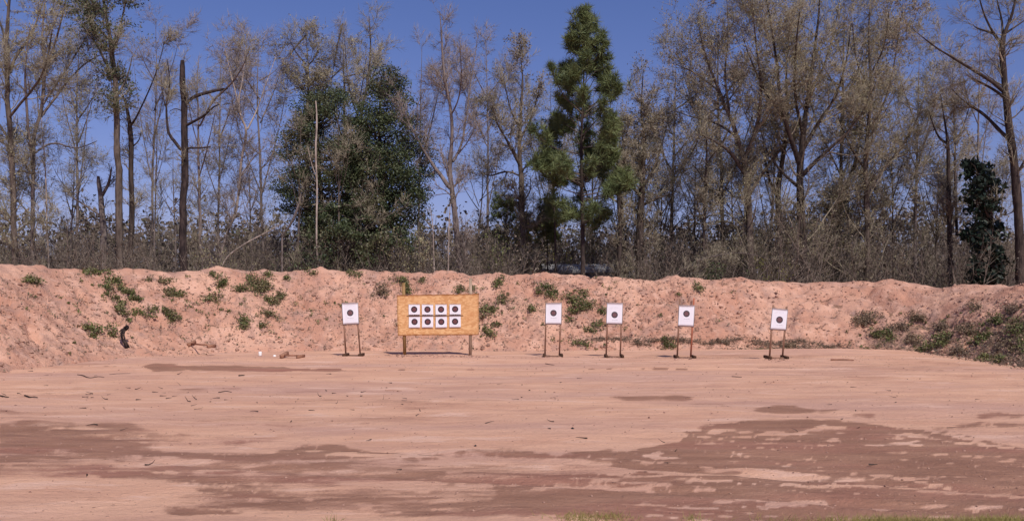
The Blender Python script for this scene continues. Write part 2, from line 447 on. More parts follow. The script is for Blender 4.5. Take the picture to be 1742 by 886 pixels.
ell(1080, 676, 46, 4.5, .85); ell(1148, 675, 30, 5, 1.1); ell(1340, 697, 56, 6, 1.0); ell(1215, 689, 45, 3, .5); ell(1410, 698, 20, 3, .6)
ell(1470, 707, 30, 2.5, .7); ell(1710, 706, 46, 3, .8); ell(1690, 722, 60, 6, .78); ell(1240, 733, 60, 6, .55); ell(1620, 730, 50, 4, .5)
ell(1180, 735, 24, 4, .7); ell(840, 765, 50, 4, .6); ell(700, 690, 130, 6, .36); ell(640, 683, 200, 5, .33); ell(1250, 606, 200, 5, .40); ell(1500, 640, 220, 14, .30)
ell(1540, 622, 160, 7, .36); ell(120, 665, 200, 3, .32); ell(500, 715, 260, 10, .33); ell(60, 620, 160, 8, .30)
# dry streaks that run through the damp clay
for pts, hw in (([(560, 772), (700, 774), (850, 783), (1050, 798), (1200, 806), (1330, 808), (1420, 812)], 3.6),
                ([(640, 786), (800, 790), (960, 800), (1100, 800)], 4.0),
                ([(1150, 797), (1240, 799), (1330, 801), (1410, 813)], 2.4),
                ([(880, 832), (960, 827), (1080, 828), (1180, 822)], 2.0),
                ([(1320, 822), (1400, 824), (1530, 829), (1640, 835), (1760, 846)], 2.4),
                ([(1480, 810), (1530, 815), (1600, 820), (1640, 832)], 2.0),
                ([(1500, 755), (1540, 756), (1580, 760)], 2.2), ([(1560, 727), (1610, 737), (1680, 757), (1742, 765)], 2.6),
                ([(1600, 750), (1650, 756), (1700, 762)], 2.4), ([(1290, 733), (1350, 740), (1400, 728), (1460, 730)], 3.0),
                ([(1200, 728), (1290, 738), (1380, 738)], 2.2), ([(1350, 751), (1400, 748), (1420, 752)], 1.8), ([(1390, 749), (1440, 752)], 1.8),
                ([(1240, 768), (1275, 778), (1285, 782)], 3.2), ([(1310, 766), (1335, 768)], 2.4), ([(1080, 775), (1130, 782), (1170, 778)], 2.4),
                ([(1170, 814), (1240, 818), (1270, 822)], 1.8), ([(1160, 832), (1230, 833)], 1.6), ([(1200, 853), (1280, 849), (1330, 850)], 2.4),
                ([(1290, 858), (1400, 848), (1430, 866)], 5.0), ([(1460, 858), (1525, 862)], 3.6), ([(1400, 881), (1460, 884)], 3.0),
                ([(880, 846), (930, 842)], 2.6), ([(560, 817), (700, 822), (850, 826)], 2.4), ([(600, 838), (700, 836), (860, 838)], 2.2),
                ([(0, 735), (60, 724), (100, 720)], 1.5), ([(0, 790), (140, 786), (260, 778)], 2.0), ([(330, 800), (420, 792), (480, 790)], 1.8),
                ([(200, 812), (330, 806), (420, 806)], 2.4), ([(1700, 778), (1742, 784)], 2), ([(1240, 741), (1300, 746)], 1.8), ([(1560, 742), (1590, 746)], 1.4)):
    stroke(pts, hw * .95, -.30)
for _ in range(60):
    x_ = random.uniform(520, 1760); y_ = random.uniform(722, 884); l_ = random.uniform(30, 150); d_ = l_ * random.uniform(-.02, .09)
    stroke([(x_ - l_, y_ - d_), (x_, y_), (x_ + l_, y_ + d_)], random.uniform(.6, 1.5), -.1, 3)
# broken flecks of dry sand inside the damp area
ell(230, 800, 330, 12, .50); ell(520, 812, 200, 14, .50); ell(90, 745, 150, 22, .55); ell(330, 745, 160, 10, .42)
ell(700, 850, 420, 22, .58); ell(450, 800, 300, 20, .55); ell(700, 800, 330, 14, .52); ell(60, 750, 240, 34, .66); ell(900, 870, 300, 14, .66)
fl = fbm(gx / 48, gy / 3.0, 2, 4, 31)
lf_ = sm(1000, 700, gx)
IMG = IMG + lf_ * .55 * fbm(gx / 70, gy / 4.0, 7, 4, 35) * sm(.15, .5, IMG)
IMG = IMG - sm(.34, .52, fl) * .5 * (IMG > .5)
for yy_, a_, b_, v_ in ((669, 60, 560, .42), (664, 280, 420, .5), (678, -20, 90, .5), (683, 600, 900, .38), (690, 640, 780, .4), (650, 700, 1100, .34), (623, 900, 1100, .4), (660, 1100, 1500, .33)):
    stroke([(a_, yy_), ((a_ + b_) / 2, yy_ - 2), (b_, yy_ - 4)], 1.6, v_, 4)
IMG = (IMG + np.roll(IMG, 1, 0) + np.roll(IMG, 1, 1) + np.roll(IMG, -1, 1) + np.roll(IMG, 2, 1)) / 5
def wet_at(px, py):
    i = np.clip(py - PY0, 0, 308.999); j = np.clip(px, 0, 1740.999)
    i0, j0 = np.floor(i).astype(int), np.floor(j).astype(int); fi, fj = i - i0, j - j0
    v = (IMG[i0, j0] * (1 - fi) * (1 - fj) + IMG[i0 + 1, j0] * fi * (1 - fj) + IMG[i0, j0 + 1] * (1 - fi) * fj + IMG[i0 + 1, j0 + 1] * fi * fj)
    return v

# ------------------------------------------------------------------ the ground sheet
def ground_h(x, y):
    h = .045 * fbm(x / 3.2, y / 2.0, 0, 4, 41) + .012 * fbm(x / .5, y / .35, 0, 3, 42)
    h = h + .055 * np.exp(-((x - 0) ** 2) / 300 - ((y - 24.6 + .05 * x) / .8) ** 2) * (1 + .6 * fbm(x / 1.4, y / 3, 0, 3, 44))
    h = h + .10 * np.exp(-((x - 9.8) / 3.2) ** 2 - ((y - 28.4) / .9) ** 2)
    for c_, k_, a_, w_ in ((9.0, -.33, .022, .10), (7.9, -.30, .022, .10), (16.6, .11, .035, .16), (17.9, .10, .03, .16), (12.6, -.06, .02, .12), (21.0, .03, .03, .2)):
        yc = c_ + k_ * x + .22 * fbm(x / 2.6, c_, 0, 3, 47)                # shallow wheel marks crossing the floor from side to side
        h = h - a_ * np.exp(-((y - yc) / w_) ** 2) + a_ * .5 * np.exp(-((np.abs(y - yc) - 1.9 * w_) / (.6 * w_)) ** 2)
    return h * sm(40, 34, y) * sm(3.6, 5.0, y)
NR, NC = 190, 480
pyr = np.linspace(HY + F * H / 4.0, HY + F * H / 20.0, NR - 60)
ys = np.concatenate([F * H / (pyr - HY), np.linspace(20.1, 36, 60)])
u = np.linspace(-1, 1, NC)
YY = np.repeat(ys[:, None], NC, 1); XX = u[None] * (YY * .64)
ZZ = ground_h(XX, YY) * sm(1, .97, np.abs(u))[None]
g = Geo()
k = np.arange(NR - 1)[:, None] * NC + np.arange(NC - 1)[None]
g.add(np.stack([XX, YY, ZZ], -1), q=np.stack([k, k + 1, k + NC + 1, k + NC], -1).reshape(-1, 4))
x0, x1 = .64 * ys[0], .64 * ys[-1]
c = [(-x0, ys[0], 0), (x0, ys[0], 0), (x1, ys[-1], 0), (-x1, ys[-1], 0), (-900, -60, 0), (900, -60, 0), (900, 1200, 0), (-900, 1200, 0)]
g.add(c, q=[[4, 5, 1, 0], [5, 6, 2, 1], [6, 7, 3, 2], [7, 4, 0, 3]])
ground = g.build('ground', M['earth'], smooth=True, kind='structure')
px, py = proj(np.stack([XX, YY, np.zeros_like(XX)], -1))
wv = wet_at(px.ravel(), py.ravel()) * (py.ravel() < 900)
wv = np.where(py.ravel() >= 897, .35 + 0 * wv, wv)
A = ground.data.attributes.new('wet', 'FLOAT', 'POINT')
A.data.foreach_set('value', np.concatenate([wv, np.zeros(8)]).astype(np.float32))

# leaf-littered woodland floor behind the bank, a sheet just above the ground
g = Geo(); g.add([(-120, 39.5, .012), (120, 39.5, .012), (260, 260, .012), (-260, 260, .012)], q=[[0, 1, 2, 3]])
m, nt, b = new_mat('leaf_litter'); nt.links.new(mixc(nt, ntex(nt, coords(nt, 'World'), 3, 6, .7), (.08, .055, .04), (.20, .14, .095)), b.inputs['Base Color'])
g.build('woodland_floor', m, kind='structure')

# ------------------------------------------------------------------ the earth bank (three sides of the range)
toe = np.array([(-13.2, 4), (-12.7, 12), (-12.1, 19), (-11.6, 22.5), (-10.5, 26), (-8.6, 28.3), (-5.5, 29.0), (0, 29.2), (5.5, 29.3), (9.5, 30.2), (11.9, 30.2), (13.0, 28.2), (12.9, 25), (12.3, 21), (12.4, 14), (12.8, 4)])
def chaikin(p, n):
    for _ in range(n):
        q = np.empty((2 * len(p) - 2, 2)); q[0::2] = p[:-1] * .75 + p[1:] * .25; q[1::2] = p[:-1] * .25 + p[1:] * .75
        p = np.vstack([p[:1], q, p[-1:]])
    return p
tp = chaikin(toe, 4)
sl = np.concatenate([[0], np.cumsum(np.linalg.norm(np.diff(tp, axis=0), axis=1))])
NS = 1200
S = np.linspace(0, sl[-1], NS)
tx, ty = np.interp(S, sl, tp[:, 0]), np.interp(S, sl, tp[:, 1])
dx, dy = np.gradient(tx), np.gradient(ty)
ker = np.ones(81) / 81
dx = np.convolve(np.pad(dx, 40, 'edge'), ker, 'valid'); dy = np.convolve(np.pad(dy, 40, 'edge'), ker, 'valid')
nl = np.hypot(dx, dy); nx, ny = -dy / nl, dx / nl                 # outward (away from the range)
CREST = np.array([(-900, 300), (-300, 420), (0, 452), (60, 455), (95, 459), (125, 457), (150, 463), (190, 466), (208, 462), (240, 461), (290, 467), (320, 462), (345, 463), (372, 455), (398, 462), (450, 460), (480, 467), (520, 463), (545, 457), (580, 466), (620, 461), (650, 462), (690, 468), (720, 468), (750, 462), (775, 463), (800, 470), (850, 467), (885, 471), (920, 468), (960, 467), (985, 468), (995, 469), (1005, 477), (1022, 473), (1060, 475), (1120, 479), (1140, 474), (1170, 474), (1190, 478), (1240, 474), (1275, 477), (1300, 480), (1330, 482), (1370, 485), (1400, 481), (1460, 480), (1485, 484), (1515, 477), (1540, 480), (1560, 487), (1600, 491), (1640, 485), (1680, 488), (1710, 492), (1742, 487), (2100, 470), (2700, 380)], float)
W = 3.6
ccx, ccy = tx + nx * W, ty + ny * W
cpx = np.where(ccy > 3, CX + ccx / np.maximum(ccy, 3) * F, np.where(ccx < 0, -900, 2700))
cz = H + (HY - np.interp(cpx, CREST[:, 0], CREST[:, 1])) / F * ccy
cz = np.clip(cz, 2.0, 2.95) + .05 * fbm(S * 1.6, 0, 0, 3, 51) + .02 * fbm(S * 7, 0, 0, 2, 53)
T = np.concatenate([np.linspace(-.5, W, 92), np.linspace(W + .05, W + 1.2, 12), np.linspace(W + 1.4, W + 6, 6)])
NT = len(T)
SS, TT = np.meshgrid(S, T, indexing='ij')
toew = .35 * fbm(S / 2.0, 1, 0, 4, 55)                             # wandering foot of the slope
tt = np.clip((TT - toew[:, None] * sm(W, 0, TT)) / W, 0, 1)
prof = .60 * tt + .40 * sm(0, 1, tt) + .06 * np.sin(np.clip(tt, 0, 1) * math.pi)
prof = np.where(TT > W, 1 - sm(W + .3, W + 6, TT), prof)
BX = tx[:, None] + nx[:, None] * TT; BY = ty[:, None] + ny[:, None] * TT
face = np.sin(np.clip(tt, 0, 1) * math.pi)
h = prof * cz[:, None]
gul = fbm(SS * .8 + .25 * TT, TT * .25, 0, 4, 61)
rough = fbm(SS * 2.2, TT * 2.0, 0, 5, 62, .6)
fine = fbm(SS * 8, TT * 8, 0, 3, 63, .6)
led = np.clip(fbm(SS * .7, TT * 1.7, 3, 4, 64), 0, 1)
h = h + face * (.26 * gul + .20 * rough - .30 * led - .22 * sm(.12, .0, np.abs(fbm(SS * .9 + .5 * TT, TT * .35, 4, 3, 72))) * sm(-.1, .4, fbm(SS * .35, TT * .2, 8, 2, 73))) + np.clip(face * 1.6, 0, 1) * (.06 * fine * (1 + sm(0, .4, gul)) - .07 * sm(.2, .5, fbm(SS * 4, TT * 3.2, 9, 3, 69)))
# clods fallen from the scarp: bumpy band near the foot
h = h + sm(.30, .08, np.abs(tt - .14)) * .05 * np.clip(fbm(SS * 3, TT * 3, 7, 3, 65), 0, 1) * (tt > 0)
h = h + np.where((TT > W - .5) & (TT < W + 1.2), .10 * fbm(SS * 2.4, TT * 2, 5, 4, 66) + .04 * fbm(SS * 8, TT * 6, 5, 2, 67), 0)
h = h - face * .24 * sm(.36, .60, fbm(SS * 2.6, TT * 1.3, 14, 4, 75)) - face * .10 * sm(.35, .5, fbm(SS * 6, TT * 4, 15, 3, 76))
h = h - .10 * (TT < 0) * np.abs(TT) * 2 - .05 * sm(.05, 0, tt) + .035
BX = BX + nx[:, None] * face * .10 * rough; BY = BY + ny[:, None] * face * .10 * rough
# a low terrace step along the foot to the right of the middle (the photo shows its undercut edge)
bpx = CX + BX / np.maximum(BY, 1) * F
step = sm(1000, 1090, bpx) * sm(1480, 1400, bpx)
h = h + step * .20 * (sm(.02, .16, TT - .25 - .2 * toew[:, None]) - sm(.6, 1.6, TT)) * (1 + .7 * fbm(SS * 1.5, 0, 0, 3, 68))
BV = np.stack([BX, BY, h], -1)
g = Geo()
k = np.arange(NS - 1)[:, None] * NT + np.arange(NT - 1)[None]
g.add(BV, q=np.stack([k, k + NT, k + NT + 1, k + 1], -1).reshape(-1, 4))
berm = g.build('earth_bank', M['berm'], smooth=True, kind='structure')
bpx, bpy_ = proj(BV); bpx = np.where(BY > 8, bpx, -999)
moss = .50 * np.exp(-((bpx - 400) / 320) ** 2 - ((bpy_ - 530) / 60) ** 2)
moss = moss + .42 * np.exp(-((bpx - 900) / 200) ** 2 - ((bpy_ - 530) / 45) ** 2)
mr = sm(0, 30, (bpy_ - (520 + (1742 - bpx) * 0.05 - (bpx > 1430) * 0))) * sm(1425, 1500, bpx)
moss = moss + .66 * mr * sm(300, 0, np.abs(bpy_ - 575)) + .30 * sm(1640, 1742, bpx) * sm(490, 530, bpy_)
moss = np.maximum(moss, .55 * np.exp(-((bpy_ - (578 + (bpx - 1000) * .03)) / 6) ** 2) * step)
moss = np.maximum(moss, .6 * np.exp(-((bpx - 165) / 50) ** 2 - ((bpy_ - 466) / 6) ** 2))
moss = np.where(bpx < -500, .3, moss)
A = berm.data.attributes.new('moss', 'FLOAT', 'POINT'); A.data.foreach_set('value', moss.ravel().astype(np.float32))
FRONT = (TT <= W + .1) & (TT > -.3) & (bpx > -60) & (bpx < 1800) & (BY > 12)
FV = BV[FRONT]; FPX, FPY = bpx[FRONT], bpy_[FRONT]
def surf(x, y):
    z = ground_h(np.array(x, float), np.array(y, float)) * 1.0
    d = (FV[:, 0] - x) ** 2 + (FV[:, 1] - y) ** 2
    i = np.argmin(d)
    return max(float(z), float(FV[i, 2])) if d[i] < .02 else float(z)
def on_bank(px, py):
    i = np.argmin((FPX - px) ** 2 + (FPY - py) ** 2)
    return FV[i]

# ------------------------------------------------------------------ scatter helpers
ICO = None
def blob(n=1):
    global ICO
    if ICO is None:
        v = np.array([(1, 0, 0), (0, 1, 0), (-1, 0, 0), (0, -1, 0), (0, 0, 1), (0, 0, -1)], float)
        f = np.array([(0, 1, 4), (1, 2, 4), (2, 3, 4), (3, 0, 4), (1, 0, 5), (2, 1, 5), (3, 2, 5), (0, 3, 5)])
        ICO = (v, f)
    return ICO
def scatter_blobs(g, P, size, squash=.6):
    v, f = blob(); N = len(P)
    X = v[None] * (1 + rng.uniform(-.35, .35, (N, 6, 1))) * rng.uniform(.6, 1.4, (N, 1, 3)) * np.array([1, 1, squash]) * np.asarray(size)[:, None, None]
    g.add(X + P[:, None], t=(f[None] + (np.arange(N) * 6)[:, None, None]).reshape(-1, 3), val=np.repeat(rng.random(N), 8))

# ------------------------------------------------------------------ branch growing
def grow(P0, D, L, r0, K, wob=.15, up=.12, rt=.25):
    B = len(P0)
    P = np.empty((B, K + 1, 3)); P[:, 0] = P0; d = norm(D.copy())
    for k in range(K):
        d = norm(d + rng.normal(size=(B, 3)) * wob + np.array([0, 0, up]))
        P[:, k + 1] = P[:, k] + d * (L / K)[:, None]
    Rr = r0[:, None] * (1 - (1 - rt) * np.linspace(0, 1, K + 1)[None])
    return P, Rr
def spawn(P, Rr, n, tmin, ang, lmin, lmax, K, wob, up, rmax, tw=1.0, gain=.6, rt=.25, tmax=1.0):
    """n children spread over parents P by length"""
    B, K1, _ = P.shape
    seg = np.linalg.norm(np.diff(P, axis=1), axis=2); tot = seg.sum(1)
    b = rng.choice(B, n, p=tot / tot.sum())
    t = tmin + (tmax - tmin) * rng.random(n) ** tw
    x = t * (K1 - 1); i = np.minimum(x.astype(int), K1 - 2); f = (x - i)[:, None]
    p = P[b, i] * (1 - f) + P[b, i + 1] * f
    tan = norm(P[b, i + 1] - P[b, i])
    rr = Rr[b, i] * (1 - f[:, 0]) + Rr[b, i + 1] * f[:, 0]
    side = norm(np.cross(tan, rng.normal(size=(n, 3))))
    a = np.radians(rng.uniform(ang[0], ang[1], n))[:, None]
    D = tan * np.cos(a) + side * np.sin(a)
    L = rng.uniform(lmin, lmax, n) * (1 - .35 * t)
    r = np.minimum(rr * gain, rmax) * rng.uniform(.7, 1.0, n)
    return grow(p, D, L, r, K, wob, up, rt)
def pad(Ps, Rs, K):
    """resample poly-lines of different lengths to K segments each"""
    o, q = [], []
    for P, r in zip(Ps, Rs):
        s = np.concatenate([[0], np.cumsum(np.linalg.norm(np.diff(P, axis=0), axis=1))]); u = np.linspace(0, s[-1], K + 1)
        o.append(np.stack([np.interp(u, s, P[:, c]) for c in range(3)], 1)); q.append(np.interp(u, s, r))
    return np.array(o), np.array(q)
def smooth_line(p, n=2):
    p = np.asarray(p, float)
    for _ in range(n):
        q = np.empty((2 * len(p) - 2, p.shape[1])); q[0::2] = p[:-1] * .75 + p[1:] * .25; q[1::2] = p[:-1] * .25 + p[1:] * .75
        p = np.vstack([p[:1], q, p[-1:]])
    return p

def tree(name, label, Y, limbs, bark='bark_brown', twig='twig', n=(40, 320, 2200), L=(1.6, .9, .55), tmin=(.16, .12, .08),
         up=(.10, .10, .06), ang=(25, 65), leaf=None, nleaf=0, lsize=.05, group='trees behind the earth bank', cat='tree', tr=.008, wobd=.35, boughs=None, mask=-.12):
    """limbs: poly-lines of (px, py, half width in photo px); the first is the trunk"""
    done = []
    base = None
    tk = []
    for li, l in enumerate(limbs):
        l = np.array(l, float)
        l = smooth_line(l, 2)
        if li == 0:
            Y0 = Y; slope = rng.uniform(-.05, .05)
        else:
            d = [(np.min((q[:, 0] - l[0, 0]) ** 2 + (q[:, 1] - l[0, 1]) ** 2), q[np.argmin((q[:, 0] - l[0, 0]) ** 2 + (q[:, 1] - l[0, 1]) ** 2), 3]) for q in done]
            Y0 = min(d)[1]; slope = rng.choice([-1, 1]) * rng.uniform(.1, .75)
        s = np.concatenate([[0], np.cumsum(np.hypot(np.diff(l[:, 0]), np.diff(l[:, 1])))]) / F * Y
        Yv = Y0 + slope * s * (.8 if li else 1)
        P = np.array([at(a, b_, yy) for a, b_, yy in zip(l[:, 0], l[:, 1], Yv)])
        if li == 0:
            base = P[0].copy(); base[2] = 0
            P = np.vstack([[base[0], base[1], -.1], P]); rad = np.concatenate([[l[0, 2] * 1.5], l[:, 2]]) / F * Y
        else: rad = l[:, 2] / F * Y
        if len(P) > 3:
            jit = noise(P * 1.3, 70 + li)[:, None] * np.array([1, 1, .2]) * np.minimum(rad[:, None] * .6, .05); jit[0] = 0; P = P + jit
        done.append(np.column_stack([l, Yv])); tk.append((P, rad))
    root = thing(name, (base[0], base[1], 0), label, cat, group)
    K = 14
    PP, RR = pad([t[0] for t in tk], [t[1] for t in tk], K)
    for i, (P, rad) in enumerate(tk):
        q = Geo(); a, r_ = pad([P], [rad], max(8, int(len(P) * 1.6)))
        r_ = r_ * (1 + .12 * noise(a * 3.0, 5))
        q.tubes(a, r_, 9 if rad[0] > .08 else 6, cap=True, val=.45)
        q.build('trunk' if i == 0 else 'limb', M[bark], root, smooth=True)
    g = Geo()
    if boughs:
        PB, RB = spawn(PP, RR, boughs[0], .10, (25, 62), boughs[1] * .5, boughs[1] * 1.25, K, .075, .035, .055, gain=.55, rt=.15)
        g.tubes(PB, RB, 4, val=.4 + .3 * rng.random(len(PB))); PP, RR = np.concatenate([PP, PB]), np.concatenate([RR, RB])
    P1, R1 = spawn(PP, RR, n[0], tmin[0], ang, L[0] * .5, L[0] * 1.3, 6, .16, up[0], .05, gain=.5)
    g.tubes(P1, R1, 3, val=rng.random(len(P1)))
    P2, R2 = spawn(P1, R1, n[1], tmin[1], (20, 65), L[1] * .5, L[1] * 1.3, 2, .2, up[1], .020, gain=.6)
    g.tubes(P2, R2, 3, val=rng.random(len(P2)))
    P3, R3 = spawn(P2, R2, int(n[2] * 1.4), tmin[2], (20, 60), L[2] * .5, L[2] * 1.4, 1, .2, up[2], tr, gain=1.0, rt=.6)
    g.spikes(P3[:, 0], P3[:, 1], np.maximum(R3[:, 0], tr * .9) * 1.15, rng.random(len(P3)))
    g.build('crown', M[twig], root)
    if leaf:
        q = Geo()
        b = rng.integers(0, len(P3), nleaf); t = rng.random(nleaf)[:, None]
        p = P3[b, 0] * (1 - t) + P3[b, -1] * t + rng.normal(size=(nleaf, 3)) * .05
        # foliage gathers in some sprays and leaves others bare
        keep = noise(p * .75, 91 + int(Y * 10) % 50) + .25 * rng.random(nleaf) > mask
        p = p[keep]
        q.leaves(p, lsize, val=rng.random(len(p)))
        q.build('foliage', M[leaf], root)
    return root, PP, RR

def auto(x, top, lean=0, wid=3.5, fork=.45, spread=60, n=4, base=470, rise=1.0):
    """a forking skeleton, in photo pixels, for a tree whose trunk rises at column x"""
    hgt = base - top; fy = base - hgt * fork
    fx = x + lean * fork
    L_ = [[(x, base, wid), (x + lean * fork * .5 + random.uniform(-2, 2), (base + fy) / 2, wid * .85), (fx, fy, wid * .7),
           (x + lean * .75 + random.uniform(-6, 6), base - hgt * (fork + 1) / 2, wid * .42), (x + lean, top + 6, wid * .12)]]
    for i in range(n):
        s = (-1) ** i * random.uniform(.45, 1.0) * spread
        y0 = fy + hgt * random.uniform(-.12, .16) - i * hgt * .07
        t = (base - y0) / hgt
        x0 = x + lean * t
        ye = top + hgt * random.uniform(.02, .25)
        L_.append([(x0, y0, wid * .42), (x0 + s * .38, y0 - (y0 - ye) * .28, wid * .32), (x0 + s * .72, y0 - (y0 - ye) * .6, wid * .2), (x0 + s, ye, wid * .08)])
    return L_

# ------------------------------------------------------------------ TREES, left to right
random.seed(11)
G1 = 'bare and thinly leaved trees behind the earth bank'
def T_(*a, **k): k.setdefault('group', G1); return tree(*a, **k)
BIGN = (60, 560, 4200)
MID = (40, 340, 2200)
SML = (22, 160, 1000)

T_('bare_tree', 'tall thin-leaved tree at the far left edge, its trunk bowing to the left', 40.5,
   [[(26, 455, 5), (22, 330, 4.5), (14, 230, 4.2), (14, 160, 4), (10, 100, 3.5), (14, 30, 2.8), (20, -30, 1.5)],
    [(13, 130, 2.5), (30, 90, 2.2), (55, 60, 1.6), (75, 0, 1)], [(13, 80, 2), (0, 40, 1.6), (-20, -10, .8)],
    [(16, 200, 2.4), (45, 165, 2), (78, 120, 1.6), (90, 40, .8)], [(18, 240, 2), (-15, 190, 1.5), (-40, 120, .8)]],
   bark='bark_brown', n=BIGN, leaf='bud', nleaf=5000, lsize=.085, boughs=(14, 2.4))
T_('bare_tree', 'pale grey double-stemmed tree at the left with wide arching limbs', 42,
   [[(57, 455, 3.6), (55, 360, 3.2), (57, 290, 3), (58, 220, 3), (70, 190, 2.8), (76, 120, 2.4), (72, 60, 1.8), (78, -20, .8)],
    [(57, 300, 2.4), (50, 240, 2.2), (46, 180, 2), (42, 120, 1.6), (50, 50, .8)],
    [(75, 130, 2), (92, 80, 1.8), (108, 20, 1.2), (118, -25, .6)],
    [(64, 205, 2.4), (95, 165, 2), (130, 120, 1.5), (165, 95, 1), (190, 90, .5)],
    [(60, 260, 2), (90, 240, 1.6), (130, 255, 1.2), (165, 240, .6)],
    [(72, 180, 1.8), (105, 130, 1.4), (150, 60, 1), (165, 20, .5)]],
   bark='bark_grey', n=BIGN, leaf='bud', nleaf=5000, lsize=.085, boughs=(14, 2.4))
T_('bare_tree', 'slender pale sapling between the two leftmost trees', 41, [[(84, 455, 1.6), (80, 380, 1.4), (79, 310, 1.2), (74, 250, .8), (70, 200, .4)]], bark='bark_pale', n=SML, L=(1, .6, .4))
T_('bare_tree', 'broken grey stub tree left of the tall straight trunk', 45,
   [[(176, 455, 5.5), (176, 370, 5), (172, 330, 4.4), (168, 300, 2.5)], [(172, 335, 3), (185, 310, 2.4), (190, 285, 1)], [(176, 370, 2), (150, 352, 1.6), (122, 335, 1), (112, 326, .5)]],
   bark='bark_grey', n=(14, 80, 400), L=(.9, .5, .35))
r_, PP, RR = T_('tall_tree', 'tallest straight trunk at the left, dark leafy clumps at its top', 41,
   [[(203, 455, 6.3), (203, 370, 6), (202, 300, 5.6), (199, 220, 5), (197, 140, 4.4), (190, 80, 3.6), (178, 20, 2.5), (172, -40, 1.2)],
    [(196, 140, 2.6), (180, 110, 2.2), (165, 75, 1.6), (152, 60, .8)], [(192, 90, 2.2), (205, 50, 1.8), (215, 0, 1)],
    [(198, 165, 2), (218, 130, 1.4), (225, 95, .7)], [(188, 70, 2), (160, 40, 1.5), (140, 5, .8)]],
   bark='bark_brown', n=(46, 420, 3200), tmin=(.58, .15, .1), leaf='evergreen', nleaf=9000, lsize=.11)
T_('snag', 'ragged half-dead trunk just right of the tall straight one', 43,
   [[(222, 455, 4.6), (223, 350, 4.2), (224, 260, 4), (222, 215, 3.6), (215, 175, 2.2), (208, 160, 1)],
    [(222, 215, 2), (236, 195, 1.6), (250, 160, 1.2), (268, 120, .8), (280, 70, .4)], [(224, 250, 1.6), (236, 240, 1), (240, 225, .5)]],
   bark='bark_dark', n=(24, 170, 1000), L=(1.2, .7, .45), tmin=(.5, .1, .1), leaf='bud', nleaf=900, lsize=.07)
T_('bare_tree', 'thin grey sapling left of the charred snag', 44, auto(262, 150, 6, 1.6, .5, 26, 3), bark='bark_grey', n=SML)
T_('snag', 'blackened broken-topped dead trunk with crooked limbs', 40,
   [[(313, 455, 6.6), (312, 360, 6.2), (314, 280, 6), (313, 220, 5.6), (312, 160, 5), (311, 106, 4.4), (311, 103, 3)],
    [(314, 176, 3), (330, 164, 3), (352, 158, 2.8), (372, 153, 2.6), (388, 151, 1.8)],
    [(316, 214, 2.4), (332, 206, 2.2), (350, 196, 2), (362, 182, 1.4), (372, 178, .8)],
    [(309, 255, 3), (300, 242, 2.8), (288, 228, 2.4), (283, 205, 2), (283, 175, 1.6), (290, 140, 1.2), (284, 100, .6)],
    [(284, 190, 1.4), (276, 160, 1), (274, 120, .5)], [(316, 252, 1.8), (340, 252, 1.6), (358, 250, 1)], [(312, 190, 1), (298, 184, .8), (288, 190, .5)]],
   bark='bark_char', twig='twig', n=(16, 110, 600), L=(1.0, .6, .4), tmin=(.45, .1, .1))
T_('bare_tree', 'pale straight sapling close right of the charred snag', 41.5, [[(341, 460, 3), (341, 380, 2.6), (338, 300, 2.2), (339, 230, 1.6), (335, 150, .9), (338, 95, .4)], [(339, 300, 1.2), (352, 255, 1), (366, 190, .5)], [(339, 250, 1), (326, 210, .8), (318, 150, .4)], [(339, 215, 1.6), (362, 172, 1.7), (386, 150, 1.6), (402, 132, 1.3), (416, 108, .9), (424, 80, .4)]],
   bark='bark_grey', n=(36, 280, 1700), leaf='bud', nleaf=1200, lsize=.06)
T_('bare_tree', 'crooked pale tree with an S-shaped stem right of the charred snag', 43,
   [[(372, 460, 2.6), (380, 410, 2.4), (400, 370, 2.4), (408, 320, 2.2), (410, 270, 2.2), (422, 222, 2), (410, 200, 1.8), (404, 175, 1.4), (414, 130, .9), (420, 60, .4)],
    [(421, 220, 1.6), (436, 190, 1.2), (450, 150, .9), (470, 95, .4)], [(409, 300, 1.2), (430, 270, 1), (450, 250, .5)], [(407, 180, 1.2), (390, 120, .9), (378, 60, .4)]],
   bark='bark_pale', twig='twig_pale', n=(50, 420, 2800), leaf='bud_red', nleaf=900, lsize=.06)
T_('bare_tree', 'leaning pale stem crossing the thicket left of the dark evergreens', 40.5,
   [[(374, 462, 1.6), (386, 435, 1.5), (420, 412, 1.4), (452, 396, 1.1), (480, 380, .6)]], bark='bark_pale', n=(14, 80, 300), L=(.8, .5, .3))
T_('bare_tree', 'hazy grey tree with rosy twigs left of the dark evergreens', 47, auto(448, 60, -8, 3, .42, 60, 6), bark='bark_grey', twig='twig_pale', n=(60, 500, 3600), leaf='bud_red', nleaf=1400, lsize=.07)
T_('bare_tree', 'faint bare tree between the charred snag and the S-shaped tree', 52, auto(370, 60, 6, 2.2, .4, 50, 5), bark='bark_grey', twig='twig_pale', n=(46, 380, 2600))
T_('bare_tree', 'faint bare tree in the gap right of the tall straight trunk', 52, auto(255, 30, 10, 2.4, .45, 48, 5), bark='bark_grey', twig='twig_pale', n=(50, 400, 2800), leaf='bud_red', nleaf=500, lsize=.07)
T_('bare_tree', 'faint slim tree in the gap between the leftmost pair and the tall trunk', 53, auto(130, 40, 6, 2.8, .4, 55, 5), bark='bark_grey', twig='twig', n=(56, 460, 3200), leaf='bud', nleaf=2600, lsize=.09)

